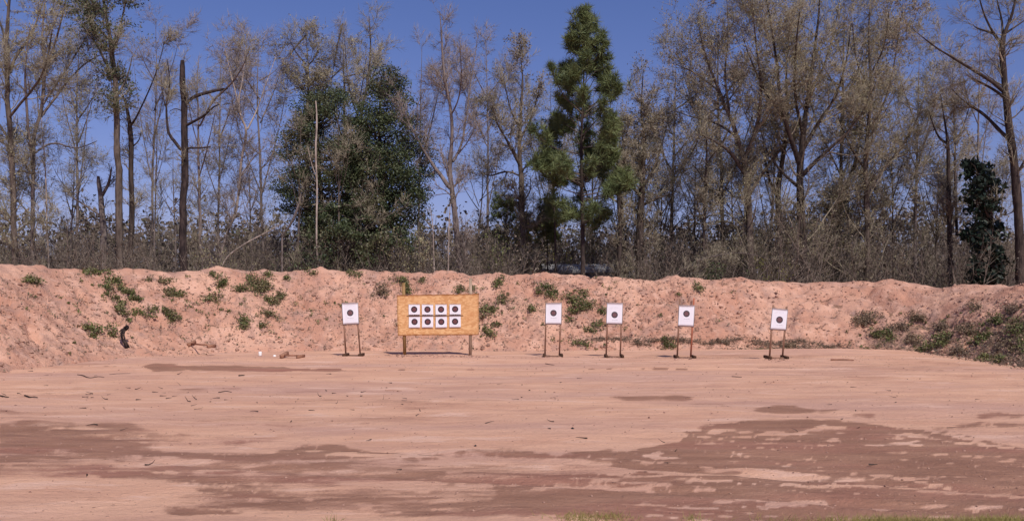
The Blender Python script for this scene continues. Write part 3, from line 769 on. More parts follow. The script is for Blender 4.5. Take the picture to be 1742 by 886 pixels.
# --- trees that stand behind and in front of the dark evergreens
T_('bare_tree', 'olive-topped tree rising above the left dark evergreen', 47, auto(526, 55, -6, 4, .62, 42, 6), bark='bark_brown', n=(64, 560, 4200), L=(1.5, .9, .5), leaf='bud', nleaf=5200, lsize=.09)
T_('bare_tree', 'round olive-topped tree between the crowns of the dark evergreens', 47.5, auto(592, 72, -8, 4, .62, 46, 6), bark='bark_brown', n=(64, 560, 4400), L=(1.5, .9, .5), leaf='bud', nleaf=7500, lsize=.09)
T_('bare_tree', 'slim bare top reaching up behind the right dark evergreen', 48, [[(600, 455, 4), (604, 330, 3.4), (610, 220, 2.8), (624, 150, 2.2), (632, 90, 1.5), (628, 28, .5)], [(622, 160, 1.4), (640, 120, 1), (650, 70, .5)], [(612, 210, 1.4), (592, 150, 1), (586, 60, .4)]],
   bark='bark_brown', n=(40, 320, 2100), tmin=(.45, .1, .1), leaf='bud_red', nleaf=900, lsize=.06)
T_('snag', 'bare pale orange dead pole standing in front of the left dark evergreen', 39.6,
   [[(541, 455, 1.7), (538, 400, 1.6), (540, 320, 1.5), (537, 250, 1.7), (539, 200, 1.5), (537, 172, 1.1)], [(538, 300, 1), (530, 280, .8), (524, 250, .5)]], bark='bark_pale', n=(8, 30, 100), L=(.5, .3, .2))
T_('snag', 'leaning pale stem in front of the foot of the left evergreen', 39.8, [[(480, 400, 1.4), (494, 384, 2.4), (506, 356, 2.2), (512, 330, 1.4)]], bark='bark_grey', n=(8, 30, 100), L=(.6, .3, .2))
T_('bare_tree', 'pale forked tree with long ascending limbs right of the evergreens', 40.5,
   [[(783, 462, 5.5), (778, 390, 5), (772, 345, 4.6), (765, 310, 4.0), (766, 270, 3.4), (770, 225, 3), (766, 180, 2.6), (756, 130, 2.2), (752, 80, 1.6), (748, 20, .6)],
    [(766, 320, 3.6), (752, 300, 3.2), (738, 285, 2.8), (722, 260, 2.2), (706, 225, 1.8), (690, 200, 1.5), (680, 165, 1.0), (668, 140, .5)],
    [(706, 225, 1.4), (712, 205, 1.2), (708, 180, .9), (718, 165, .5)],
    [(770, 275, 2.2), (784, 250, 2), (792, 210, 1.7), (798, 160, 1.3), (806, 110, .9), (814, 50, .4)],
    [(768, 195, 1.6), (780, 170, 1.3), (786, 130, 1), (782, 70, .5)],
    [(780, 262, 1.4), (798, 240, 1), (812, 210, .5)], [(742, 288, 1.6), (730, 300, 1.2), (712, 296, .9), (700, 280, .5)]],
   bark='bark_grey', twig='twig_pale', n=(70, 560, 3800), L=(1.5, .9, .55), leaf='bud_red', nleaf=900, lsize=.06)
T_('bare_tree', 'thin white sapling at the crest, left of the pale forked tree', 39.2, [[(739, 466, 1.3), (738, 420, 1.1), (736, 380, .8), (732, 350, .4)]], bark='bark_pale', n=(10, 50, 150), L=(.5, .3, .2))
T_('bare_tree', 'thin white sapling at the crest, in front of the pale forked tree', 39.2, [[(762, 466, 1.4), (764, 420, 1.2), (763, 380, 1), (768, 330, .5)]], bark='bark_pale', n=(10, 50, 150), L=(.5, .3, .2))
T_('bare_tree', 'faint bare tree in the sky gap right of the pale forked tree', 52, auto(832, 60, -6, 2.6, .4, 62, 6), bark='bark_grey', twig='twig_pale', n=(60, 520, 3800), leaf='bud_red', nleaf=1200, lsize=.07)
T_('bare_tree', 'faint rosy-twigged tree behind the right dark evergreen', 53, auto(712, 70, 6, 2.4, .4, 50, 5), bark='bark_grey', twig='twig_pale', n=(46, 400, 2600))
T_('leafy_tree', 'brown-leaved tree with a stout trunk left of the tall pine', 43,
   [[(889, 458, 5), (889, 380, 4.8), (888, 310, 4.4), (882, 260, 3.8), (884, 200, 2.8), (890, 140, 1.6), (886, 100, .6)],
    [(886, 285, 3), (868, 250, 2.2), (848, 215, 1.6), (838, 180, .8)], [(884, 240, 2.4), (905, 200, 1.8), (918, 150, .8)],
    [(886, 300, 2), (862, 290, 1.6), (836, 300, 1.2), (822, 296, .6)], [(884, 220, 2), (866, 180, 1.4), (858, 140, .6)], [(888, 290, 2), (910, 270, 1.4), (925, 240, .6)]],
   bark='bark_brown', n=(72, 620, 4600), L=(1.5, .9, .5), leaf='brown_leaf', nleaf=9000, lsize=.10)
T_('leafy_tree', 'slim dark tree with a twisting trunk right of the tall pine', 41.5,
   [[(1054, 468, 4.2), (1054, 400, 4), (1053, 340, 3.6), (1050, 300, 3), (1050, 260, 2), (1044, 220, .8)], [(1053, 330, 1.8), (1066, 312, 1.4), (1082, 292, .8)], [(1050, 300, 1.6), (1040, 260, 1.2), (1032, 225, .5)], [(1050, 270, 1.6), (1064, 236, 1), (1076, 190, .5)]],
   bark='bark_dark', n=(40, 320, 2200), L=(1.1, .7, .4), leaf='brown_leaf', nleaf=3600, lsize=.09)
T_('leafy_tree', 'stocky dark-trunked tree with brown foliage, second right of the pine', 42.5,
   [[(1088, 470, 8), (1088, 400, 7), (1091, 350, 6), (1094, 300, 4.5), (1096, 240, 3), (1090, 180, 1.5), (1094, 120, .5)],
    [(1092, 340, 3), (1074, 310, 2.4), (1062, 270, 1.5), (1058, 220, .7)], [(1094, 320, 3), (1114, 285, 2.2), (1128, 240, 1.5), (1140, 190, .7)], [(1092, 350, 2.6), (1120, 335, 1.8), (1145, 330, .8)]],
   bark='bark_dark', n=(66, 560, 4200), L=(1.4, .9, .5), leaf='brown_leaf', nleaf=7500, lsize=.10)
T_('bare_tree', 'hazy brown tree left of the wide spreading crown', 49, auto(1140, 100, 10, 3.6, .4, 70, 7), bark='bark_brown', n=(70, 560, 4000), boughs=(18, 2.6), mask=-.5, leaf='bud_red', nleaf=5200, lsize=.09)
T_('leafy_tree', 'thin dark trunk standing clear of the rest right of the two brown trees', 41,
   [[(1198, 475, 3.2), (1198, 400, 2.8), (1199, 330, 2.6), (1201, 290, 2.2), (1203, 250, 1.4), (1200, 200, .5)], [(1199, 310, 1.4), (1188, 290, 1), (1178, 280, .5)], [(1201, 280, 1.2), (1214, 262, 1), (1226, 250, .5)]],
   bark='bark_char', n=(30, 220, 1400), L=(1.1, .7, .4), leaf='brown_leaf', nleaf=2400, lsize=.08)
# --- the big spreading crowns at the right
T_('spreading_tree', 'leftmost of the wide spreading trees, its limbs arching to the left', 42,
   [[(1278, 478, 6.4), (1276, 400, 6), (1272, 330, 5.6), (1268, 280, 4.8), (1250, 220, 3.6), (1226, 160, 2.6), (1200, 100, 1.6), (1186, 30, .6)],
    [(1270, 300, 4), (1246, 262, 3), (1218, 240, 2), (1190, 228, 1)], [(1268, 270, 3.4), (1290, 210, 2.6), (1296, 140, 2), (1284, 60, 1.2), (1280, 0, .6)],
    [(1256, 235, 2.6), (1222, 210, 2), (1180, 200, 1.2), (1150, 190, .5)], [(1240, 195, 2.4), (1232, 130, 1.8), (1240, 60, 1.2), (1236, -10, .5)],
    [(1276, 330, 3), (1300, 290, 2.4), (1330, 250, 1.8), (1360, 230, .8)], [(1222, 155, 1.8), (1186, 125, 1.3), (1150, 110, .6)]],
   bark='bark_brown', n=(120, 1000, 7600), L=(1.9, 1.1, .62), boughs=(34, 3.8), mask=-.5, leaf='bud', nleaf=12000, lsize=.075)
T_('spreading_tree', 'largest spreading tree, stout dark trunk fanning into upright limbs', 41,
   [[(1366, 480, 8), (1366, 420, 7.4), (1362, 350, 6.8), (1360, 290, 6), (1366, 240, 5), (1372, 180, 4), (1382, 110, 3), (1392, 40, 2), (1396, -30, 1)],
    [(1360, 280, 5), (1344, 230, 4), (1328, 180, 3), (1322, 110, 2.2), (1312, 40, 1.4), (1300, -20, .6)],
    [(1362, 260, 4), (1392, 210, 3), (1420, 170, 2.2), (1440, 110, 1.5), (1448, 40, .8)],
    [(1366, 230, 3), (1352, 170, 2.4), (1352, 100, 1.8), (1360, 20, .9)],
    [(1364, 300, 4), (1400, 262, 3), (1436, 232, 2.2), (1470, 190, 1.4), (1490, 140, .6)],
    [(1376, 160, 2.2), (1404, 110, 1.6), (1420, 50, 1), (1430, -10, .5)],
    [(1334, 205, 2.6), (1304, 160, 1.8), (1280, 110, 1.2), (1262, 60, .5)], [(1360, 320, 3), (1326, 290, 2.2), (1300, 250, 1.2), (1290, 200, .5)]],
   bark='bark_dark', n=(140, 1200, 9000), L=(1.9, 1.1, .62), boughs=(34, 3.8), mask=-.5, leaf='bud', nleaf=14000, lsize=.075)
T_('spreading_tree', 'dark thin trunk pressed against the left side of the largest spreading tree', 43,
   [[(1330, 480, 6), (1328, 400, 5.4), (1322, 340, 5), (1330, 280, 4), (1340, 200, 2.8), (1336, 120, 1.8), (1344, 40, 1)], [(1324, 340, 3), (1306, 300, 2), (1298, 240, 1.2)], [(1332, 260, 2.4), (1310, 200, 1.6), (1306, 130, .8)]],
   bark='bark_dark', n=(50, 460, 3400), leaf='bud', nleaf=6500, lsize=.11)
T_('spreading_tree', 'rightmost spreading tree, straight brown trunk with a long limb to the right', 42,
   [[(1476, 482, 5.5), (1476, 400, 5), (1474, 330, 4.6), (1472, 270, 4), (1478, 210, 3.2), (1482, 140, 2.4), (1476, 60, 1.6), (1484, -20, .7)],
    [(1474, 330, 3.2), (1500, 292, 2.8), (1524, 264, 2.4), (1546, 232, 2), (1562, 200, 1.4), (1580, 140, .6)],
    [(1478, 220, 2.2), (1504, 180, 1.8), (1520, 120, 1.3), (1530, 50, .6)], [(1480, 150, 1.8), (1456, 110, 1.4), (1450, 40, .7)],
    [(1474, 290, 2.4), (1446, 250, 1.8), (1426, 200, 1)], [(1480, 130, 1.6), (1506, 80, 1.2), (1512, 20, .6)], [(1520, 268, 1.6), (1550, 262, 1.2), (1590, 250, .5)]],
   bark='bark_brown', n=(120, 950, 7000), L=(1.9, 1.1, .62), boughs=(34, 3.8), mask=-.5, leaf='bud', nleaf=11000, lsize=.075)
T_('spreading_tree', 'leaning dark stem between the largest and rightmost spreading trees', 44,
   [[(1404, 480, 4.6), (1410, 400, 4.2), (1430, 340, 3.6), (1452, 290, 2.8), (1464, 230, 1.8), (1476, 160, .7)], [(1426, 350, 2), (1450, 338, 1.4), (1480, 330, .6)]], bark='bark_dark', n=(50, 440, 3000), leaf='bud', nleaf=6500, lsize=.12)
T_('spreading_tree', 'hazy brown tree filling the back of the wide crowns', 50, auto(1426, 0, 10, 4, .38, 90, 8), bark='bark_brown', n=(90, 700, 5000), L=(1.7, 1.1, .6), boughs=(22, 3.2), mask=-.5, leaf='bud_red', nleaf=9000, lsize=.13)
T_('spreading_tree', 'hazy brown tree behind the leftmost spreading tree', 50, auto(1232, 40, -10, 4, .38, 80, 7), bark='bark_brown', n=(80, 620, 4400), L=(1.7, 1.0, .6), boughs=(22, 3.0), mask=-.5, leaf='bud_red', nleaf=8000, lsize=.13)
T_('bare_tree', 'hazy tree with drooping twigs left of the twin dark trunks', 48, auto(1556, 90, 8, 3, .42, 60, 6), bark='bark_grey', n=(60, 520, 3800), leaf='bud', nleaf=2200, lsize=.08)
T_('bare_tree', 'twin dark trunks with a rusty tuft on top, left of the glossy evergreen', 41.5,
   [[(1616, 480, 4.6), (1616, 400, 4.2), (1614, 330, 3.8), (1613, 270, 3.2), (1612, 240, 2.6), (1606, 200, 1.4), (1600, 160, .6)],
    [(1628, 400, 2.4), (1625, 300, 2.2), (1624, 220, 1.6), (1620, 150, .8), (1622, 90, .4)], [(1613, 245, 2.4), (1600, 238, 2), (1592, 225, 1.4), (1580, 190, .6)], [(1624, 240, 1.2), (1640, 215, 1), (1652, 170, .5)]],
   bark='bark_dark', n=(44, 340, 2400), leaf='bud_red', nleaf=2600, lsize=.08, tmin=(.4, .1, .1))
T_('bare_tree', 'faint bare tree in the sky gap left of the tall bare tree', 52, auto(1660, 40, 8, 2.6, .42, 60, 6), bark='bark_grey', twig='twig_pale', n=(50, 420, 2800), leaf='bud_red', nleaf=700, lsize=.07)
T_('bare_tree', 'tall near-black bare tree at the right edge with long limbs reaching left', 38.5,
   [[(1737, 486, 8), (1735, 400, 7.5), (1730, 330, 7), (1724, 270, 6.4), (1716, 210, 5.8), (1710, 150, 5.2), (1706, 110, 4.8), (1704, 72, 4.4), (1712, 50, 3), (1724, 20, 2), (1732, -30, 1)],
    [(1716, 236, 3.4), (1700, 222, 3), (1676, 196, 2.6), (1652, 180, 2.2), (1634, 168, 1.4), (1618, 150, .6)],
    [(1712, 160, 3.6), (1692, 142, 3), (1660, 122, 2.4), (1620, 98, 1.8), (1590, 80, 1.2), (1550, 48, .5)],
    [(1708, 165, 2.6), (1690, 152, 2.2), (1668, 140, 1.8), (1652, 132, .9)],
    [(1704, 74, 2.8), (1692, 60, 2.4), (1684, 46, 2), (1672, 20, 1.4), (1662, -20, .7)], [(1694, 60, 1.8), (1680, 54, 1.6), (1660, 48, 1.2), (1655, 42, .6)],
    [(1704, 80, 2.2), (1706, 40, 1.8), (1696, 0, 1), (1692, -20, .6)], [(1712, 56, 1.8), (1730, 44, 1.5), (1750, 30, .8)], [(1728, 300, 2), (1745, 270, 1.4), (1760, 230, .6)],
    [(1732, 350, 1.6), (1722, 362, 1.3), (1708, 366, .6)]],
   bark='bark_dark', n=(60, 460, 2800), L=(1.6, .9, .5), tmin=(.45, .15, .1))

for (x, top, Y, lean, sp, lab) in ((506, 185, 41, 8, 34, 'brown twiggy tree in front of the left flank of the left evergreen'), (578, 170, 40.6, -4, 24, 'brown twiggy tree in front of the seam between the two dark evergreens'),
                                   (612, 300, 40.2, 6, 24, 'low twiggy tree in front of the foot of the right evergreen')):
    T_('bare_tree', lab, Y, auto(x, top, lean, 2.0, .4, sp, 4), bark='bark_brown', n=(26, 170, 900), L=(1.1, .7, .5), leaf='brown_leaf', nleaf=500, lsize=.08)
for (x, top, Y, lean, sp, lf, lab) in ((1006, 150, 50, 4, 50, 'brown_leaf', 'brown hazy tree behind the tall pine'), (1062, 200, 49, -8, 44, 'brown_leaf', 'brown hazy tree behind the slim dark tree'),
        (942, 150, 51, -6, 50, 'brown_leaf', 'brown hazy tree left of the tall pine, behind the lean young pine'), (1180, 210, 47, 6, 52, 'brown_leaf', 'brown hazy tree behind the thin dark trunk'),
        (1310, 120, 52, 8, 70, 'bud', 'olive hazy tree behind the seam of the two big spreading trees'), (1520, 200, 46, -8, 56, 'brown_leaf', 'low brown tree right of the rightmost spreading tree'),
        (1590, 250, 45, 8, 46, 'brown_leaf', 'low brown tree behind the twin dark trunks'), (300, 240, 50, -6, 46, 'brown_leaf', 'low brown tree behind the charred snag'),
        (118, 230, 48, 8, 46, 'bud', 'low olive tree in the gap left of the broken stub'), (428, 250, 48, -6, 44, 'brown_leaf', 'low brown tree left of the left evergreen'),
        (812, 250, 47, 6, 44, 'brown_leaf', 'low brown tree right of the pale forked tree'), (1122, 260, 45, 6, 44, 'brown_leaf', 'low brown tree left of the thin dark trunk'),
        (1250, 260, 44, -6, 44, 'brown_leaf', 'low brown tree left of the leftmost spreading tree'), (1440, 240, 46, 6, 50, 'bud', 'low olive tree between the largest and rightmost spreading trees'),
        (1690, 260, 50, 4, 44, 'brown_leaf', 'low brown tree behind the glossy evergreen'), (20, 220, 49, 4, 50, 'bud', 'olive hazy tree behind the leftmost tree')):
    left_ = x < 850
    T_('bare_tree', lab, Y, auto(x, top, lean, 2.0 if left_ else 2.4, .34 if left_ else .22, sp, 5 if left_ else 7), bark='bark_grey' if left_ else 'bark_brown', n=(34, 230, 1200) if left_ else (66, 480, 2900), L=(1.6, 1.0, .6), leaf=lf, nleaf=500 if left_ else 3600, tmin=(.16, .12, .08) if left_ else (.02, .1, .08), lsize=.085, boughs=(10, 2.0), mask=-.4)

# ------------------------------------------------------------------ tall pine, needle tufts on whorled boughs
def tufts(g, P, size, nn=22, up=.55):
    N = len(P)
    D = norm(rng.normal(size=(N, nn, 3)) + np.array([0, 0, up]))
    L = (np.broadcast_to(size, (N,)) * rng.uniform(.7, 1.25, N))[:, None, None] * rng.uniform(.7, 1.1, (N, nn, 1))
    s = norm(np.cross(D, rng.normal(size=(N, nn, 3)))) * .014
    a = P[:, None] + D * .03
    V = np.stack([a - s, a + s, a + D * L], 2)
    val = np.repeat(np.clip(rng.random(N) * .8 + .1, 0, 1), nn)
    g.add(V, t=np.arange(N * nn * 3).reshape(-1, 3), val=val)
def pine(label, x, top, base, Y, prof, nb, wid, tsize=.26, group='pines behind the earth bank', dens=1.0, tip=.28, up2=.16):
    root = thing('pine_tree', (at(x, HY, Y)[0], Y, 0), label, 'pine tree', group)
    h = at(x, top, Y)[2]
    zs = np.linspace(-.1, h, 24); X0 = at(x, HY, Y)[0]
    P = np.stack([X0 + .10 * np.sin(zs * .6) * (zs / h), np.full(24, Y), zs], 1)
    r = wid / F * Y * (1 - .93 * (zs / h)) ; g = Geo(); g.tubes(P[None], r[None], 10, cap=True, val=.4); g.build('trunk', M['bark_dark'], root, smooth=True)
    pr = np.array(prof, float); zp = H + (HY - pr[:, 0]) / F * Y
    order = np.argsort(zp); zp, wL, wR = zp[order], pr[order, 1] / F * Y, pr[order, 2] / F * Y
    bz = zp[0] + (h - zp[0]) * (rng.random(nb) ** .9); bz = np.sort(bz)
    az = rng.uniform(0, 2 * math.pi, nb); ca = np.cos(az)
    wl, wr = np.interp(bz, zp, wL), np.interp(bz, zp, wR)
    Lb = (wl + (wr - wl) * (ca * .5 + .5)) * rng.uniform(.72, 1.2, nb)
    rise = np.interp(bz / h, [0.2, .5, .8, 1], [.0, .3, .75, 1.4]) + rng.normal(size=nb) * .12
    D = np.stack([np.cos(az), np.sin(az), rise - .15], 1)
    st = np.stack([np.interp(bz, zs, P[:, 0]), np.full(nb, Y), bz - .18 * Lb], 1)
    PB, RB = grow(st, D, Lb * 1.08, np.clip(Lb * .016, .012, .06), 7, .10, .10)
    g = Geo(); g.tubes(PB, RB, 5)
    n2 = int(nb * 7 * dens)
    P2, R2 = spawn(PB, RB, n2, tip, (25, 60), .3, .85, 3, .15, up2, .014)
    g.tubes(P2, R2, 3); g.build('boughs', M['bark_brown'], root)
    g = Geo()
    tp_ = np.concatenate([P2[:, -1], P2[:, 2][rng.random(n2) < .5], PB[:, -1], PB[:, -2], np.array([[X0, Y, h + .05], [X0, Y, h - .25]])])
    tufts(g, tp_, tsize, 26)
    g.build('needles', M['needle'], root)
    return root
pine('tall conical pine standing highest in the middle of the tree line', 991, 30, 470, 40,
     [(32, 4, 4), (50, 18, 20), (80, 30, 32), (110, 40, 44), (135, 44, 50), (150, 62, 66), (175, 74, 84), (215, 66, 80), (250, 74, 74), (290, 66, 76), (340, 66, 70), (385, 40, 46)], 108, 5.0, .36, dens=1.75, tip=.52, up2=.26)
pine('lean young pine crowded against the left side of the tall conical pine', 944, 200, 470, 41.5,
     [(202, 6, 6), (240, 20, 14), (300, 36, 20), (350, 40, 24), (385, 24, 14)], 34, 3.0, .22, dens=.7)
pine('low rounded pine top showing over the thicket, left of the brown-leaved tree', 862, 352, 470, 44,
     [(354, 6, 6), (366, 30, 34), (385, 44, 50), (410, 50, 55), (430, 30, 30)], 26, 3.0, .26, dens=.7)
pine('sparse little pine over the thicket just left of the tall pine', 930, 350, 470, 45, [(352, 8, 8), (372, 26, 26), (400, 30, 34), (430, 20, 20)], 30, 2.6, .24)

# ------------------------------------------------------------------ dense evergreens
def evergreen(name, label, x, Y, outline, ncl, nleaf, mat='evergreen', wid=6, clr=.55, lsize=.11, group='evergreen trees behind the earth bank', depth=.8, bark='bark_dark', asp=.55, pys=None, cat='evergreen tree', shell=.35, gap=.55):
    """outline: (py, left px, right px) rows of the crown"""
    o = np.array(outline, float); o = o[np.argsort(o[:, 0])]
    base = at(x, HY, Y); base[2] = 0
    root = thing(name, base, label, cat, group)
    # clump centres fill the crown volume
    C_, S_ = [], []
    while len(C_) < ncl:
        py = random.uniform(o[0, 0], o[-1, 0]); l, r = np.interp(py, o[:, 0], o[:, 1]), np.interp(py, o[:, 0], o[:, 2])
        if random.random() > (r - l) / (o[:, 2] - o[:, 1]).max(): continue
        u, v = random.uniform(-1, 1), random.uniform(-1, 1)
        rr = u * u + v * v
        if rr > 1 or rr < shell * random.random(): continue
        mid, hw = (l + r) / 2, (r - l) / 2
        y = Y + v * hw / F * Y * depth
        C_.append(at(mid + u * max(hw - 9, 2), py, y)); S_.append(clr * random.uniform(.6, 1.25))
    C_, S_ = np.array(C_), np.array(S_)
    top = at(x, o[0, 0], Y)[2]
    g = Geo(); zs = np.linspace(-.1, top * .93, 14)
    P = np.stack([base[0] + .2 * np.sin(zs * .5), np.full(14, Y), zs], 1); r = wid / F * Y * (1 - .9 * zs / top)
    g.tubes(P[None], r[None], 9, cap=True, val=.4); g.build('trunk', M[bark], root, smooth=True)
    # boughs from the trunk to the clumps
    zc = np.clip(C_[:, 2] - np.hypot(C_[:, 0] - base[0], C_[:, 1] - Y) * rng.uniform(.4, .9, ncl), .8, top * .9)
    A0 = np.stack([np.interp(zc, zs, P[:, 0]), np.full(ncl, Y), zc], 1)
    t = np.linspace(0, 1, 6)[None, :, None]
    Q = A0[:, None] * (1 - t) + C_[:, None] * t; Q[:, :, 2] += -.18 * np.sin(t[..., 0] * math.pi) * np.linalg.norm(C_ - A0, axis=1)[:, None]
    Q[:, 1:-1] += rng.normal(size=Q[:, 1:-1].shape) * .06
    g = Geo(); g.tubes(Q, np.linspace(.045, .012, 6)[None] * np.ones((ncl, 1)), 4, val=rng.random(ncl)); g.build('boughs', M[bark], root)
    b = rng.integers(0, ncl, nleaf)
    d = norm(rng.normal(size=(nleaf, 3))) * (rng.random(nleaf) ** .45)[:, None]
    p = C_[b] + d * S_[b][:, None] * np.array([1.1, 1.1, .75])
    p = p[noise(p * 2.2, 17) > -gap]
    g = Geo(); g.leaves(p, lsize, val=np.clip(rng.random(len(p)) * .75 + .25 * (noise(p * .9, 23)), 0, 1), asp=asp); g.build('foliage', M[mat], root)
    return root
evergreen('evergreen_tree', 'left of the two broad dark evergreens, rounded crown with brown showing through', 548, 43,
          [(150, 515, 575), (175, 498, 625), (210, 478, 650), (260, 460, 660), (310, 456, 660), (345, 458, 655), (380, 484, 640), (410, 505, 620)], 190, 46000, wid=8, lsize=.100, gap=.85, clr=.62)
evergreen('evergreen_tree', 'right of the two broad dark evergreens, taller pointed crown', 652, 42,
          [(120, 642, 672), (140, 628, 692), (180, 608, 712), (220, 596, 728), (260, 570, 740), (300, 566, 744), (335, 570, 738), (370, 580, 724), (405, 590, 690)], 200, 48000, wid=8, lsize=.100, gap=.85, clr=.62)
evergreen('evergreen_tree', 'low dark evergreen filling the foot of the two broad crowns', 600, 41.2,
          [(330, 560, 640), (370, 520, 690), (410, 505, 720), (445, 500, 730)], 70, 11000, wid=5, lsize=.12, gap=.8)
evergreen('glossy_evergreen', 'glossy near-black broadleaf evergreen beside the bare tree at the right edge', 1682, 39.6,
          [(276, 1640, 1672), (300, 1628, 1715), (330, 1630, 1712), (362, 1634, 1706), (390, 1634, 1712), (420, 1642, 1722), (455, 1636, 1728), (482, 1632, 1730)], 120, 7600, mat='magnolia', wid=3, clr=.42, shell=.5, lsize=.25, asp=.5, gap=.08)

# ------------------------------------------------------------------ single shrubs in front of the thicket
def shrub(name, label, x, py_top, Y, wpx, mat, nst=16, nl=900, lsize=.07, z0=0, bark='bark_grey', group='shrubs behind the earth bank'):
    base = at(x, HY, Y); base[2] = z0; top = at(x, py_top, Y)[2] - z0; w = wpx / F * Y
    root = thing(name, base, label, 'shrub', group)
    st = base + rng.normal(size=(nst, 3)) * np.array([w * .15, .2, 0])
    D = norm(np.column_stack([rng.uniform(-1, 1, nst) * w / top * .9, rng.uniform(-1, 1, nst) * w / top * .6, np.ones(nst)]))
    P, Rr = grow(st, D, np.full(nst, top) * rng.uniform(.75, 1.05, nst), np.full(nst, .022), 7, .09, .02)
    g = Geo(); g.tubes(P, Rr, 4, val=rng.random(nst)); P2, R2 = spawn(P, Rr, nst * 12, .25, (20, 60), .3, .8, 3, .15, .1, .01); g.tubes(P2, R2, 3, val=rng.random(len(P2)))
    g.build('stems', M[bark], root)
    b = rng.integers(0, len(P2), nl); t = rng.random(nl)[:, None]
    p = P2[b, 0] * (1 - t) + P2[b, -1] * t + rng.normal(size=(nl, 3)) * .08
    g = Geo(); g.leaves(p, lsize, val=rng.random(nl)); g.build('foliage', M[mat], root)
shrub('shrub', 'yellow-green shrub rising behind the shed at the foot of the tall pine', 975, 412, 51.5, 46, 'yellow_green', 18, 2600, .10)
shrub('shrub', 'yellow-green shrub between the low pine top and the tall pine', 905, 382, 43.5, 30, 'yellow_green', 16, 1500, .10)
shrub('shrub', 'olive shrub with yellowing leaves under the largest spreading tree', 1324, 432, 39.4, 22, 'yellow_green', 14, 1100, .08)
shrub('shrub', 'olive-leaved shrub under the right dark evergreen', 702, 385, 39.8, 48, 'bud', 22, 2600, .09)
shrub('shrub', 'dark green leafy shrub under the left dark evergreen', 522, 398, 39.8, 34, 'evergreen', 16, 2200, .10)
shrub('shrub', 'green leafy shrub under the low pine top', 838, 392, 41.5, 34, 'weed', 16, 1300, .09)
shrub('shrub', 'dark green bush beneath the thicket arch right of the pine', 1216, 448, 39.3, 26, 'evergreen', 14, 1600, .10)
shrub('shrub', 'yellowish shrub at the crest left of the dark evergreens', 376, 418, 39.5, 26, 'bud', 14, 900, .08)
# arching canes
for (lab, pts) in (('long pale cane arching over the thicket right of the pine', [(1148, 470, 1.4), (1180, 445, 1.4), (1210, 436, 1.3), (1260, 428, 1.0), (1310, 440, .5)]),
                   ('leaning pale branch right of the arching cane', [(1190, 462, 1.1), (1206, 446, 1.1), (1222, 440, .9), (1250, 452, .5)]),
                   ('pale branch leaning across the foot of the dark evergreens', [(575, 410, 1.6), (610, 392, 1.5), (650, 372, 1.2), (690, 350, .7)])):
    tree('arching_branch', lab, 39.2 if pts[0][0] > 1000 else 40.2, [[(a, b_, w_ * .55) for a, b_, w_ in pts]], bark='bark_grey', n=(24, 120, 500), L=(.7, .4, .3), group='arching canes in the thicket', cat='branch')

# ------------------------------------------------------------------ thicket (uncountable): stems, twigs, dead leaves
def thicket(name, label, n, ylo, yhi, ptop, seed, leafn, stems=9, tw=110, rr=.016, lsize=.10, mat='thicket', lmat='thicket_leaf', xr=(-60, 1800)):
    global rng
    rng = np.random.default_rng(seed)
    Yb = rng.uniform(ylo, yhi, n); pxb = rng.uniform(xr[0], xr[1], n)
    tp_ = np.interp(pxb, ptop[0], ptop[1]) + rng.normal(size=n) * 12
    top = H + (HY - tp_) / F * Yb; top = np.maximum(top, 1.5) * rng.uniform(.82, 1.03, n)
    win = (pxb > 915) & (pxb < 1065)                                # leave the view to the shed open, as in the place
    Yb = np.where(win & (Yb < 52), rng.uniform(52, 60, n) if yhi > 50 else Yb, Yb); top = np.where(win & (Yb < 47), 2.0, top)
    C0 = np.column_stack([(pxb - CX) / F * Yb, Yb, np.zeros(n)])
    b = np.repeat(np.arange(n), stems); B = len(b)
    D = norm(np.column_stack([rng.normal(size=B) * .35, rng.normal(size=B) * .35, np.ones(B)]))
    P, Rr = grow(C0[b] + rng.normal(size=(B, 3)) * np.array([.4, .4, 0]), D, top[b] * rng.uniform(.84, 1.06, B), rng.uniform(.5, 1.3, B) * rr * 1.6, 4, .12, .03, rt=.2)
    g = Geo(); g.tubes(P, Rr, 3, val=rng.random(B) ** 1.5)
    P2, R2 = spawn(P, Rr, n * tw, .18, (20, 75), .5, 1.5, 1, .2, .04, rr * .8)
    g.spikes(P2[:, 0], P2[:, 1], R2[:, 0] * 1.2, rng.random(len(P2)))
    g.build(name + '_stems', M[mat], label=label, kind='stuff')
    q = Geo(); k = rng.integers(0, len(P2), leafn); t = rng.random(leafn)[:, None]
    p = P2[k, 0] * (1 - t) + P2[k, -1] * t + rng.normal(size=(leafn, 3)) * .12
    v = np.clip(.5 + .5 * noise(p * .4, seed), 0, 1) * .6 + rng.random(leafn) * .4
    q.leaves(p, lsize, val=v); q.build(name + '_leaves', M[lmat], label=label.replace('stems', 'leaves'), kind='stuff')
topA = (np.array([0, 100, 200, 330, 420, 480, 560, 700, 800, 900, 1000, 1100, 1200, 1300, 1400, 1500, 1600, 1742]),
        np.array([380, 375, 370, 375, 380, 370, 385, 380, 380, 370, 376, 376, 372, 352, 345, 345, 362, 392]))
thicket('thicket', 'tangled brown stems of the thicket right behind the earth bank', 190, 39.2, 46, (topA[0], topA[1] + 10), 101, 34000, tw=230, rr=.018, lsize=.10)
thicket('thicket_behind', 'grey-brown stems of the deeper thicket behind the tree trunks', 170, 47, 60, (topA[0], topA[1] - 8), 102, 46000, tw=190, rr=.022, lsize=.20)
thicket('far_wood', 'far wood of bare stems seen as one band behind the thicket', 150, 64, 100, (topA[0], topA[1] - 14), 103, 76000, tw=110, rr=.042, lsize=.42, xr=(-120, 1860))
rng = np.random.default_rng(77)

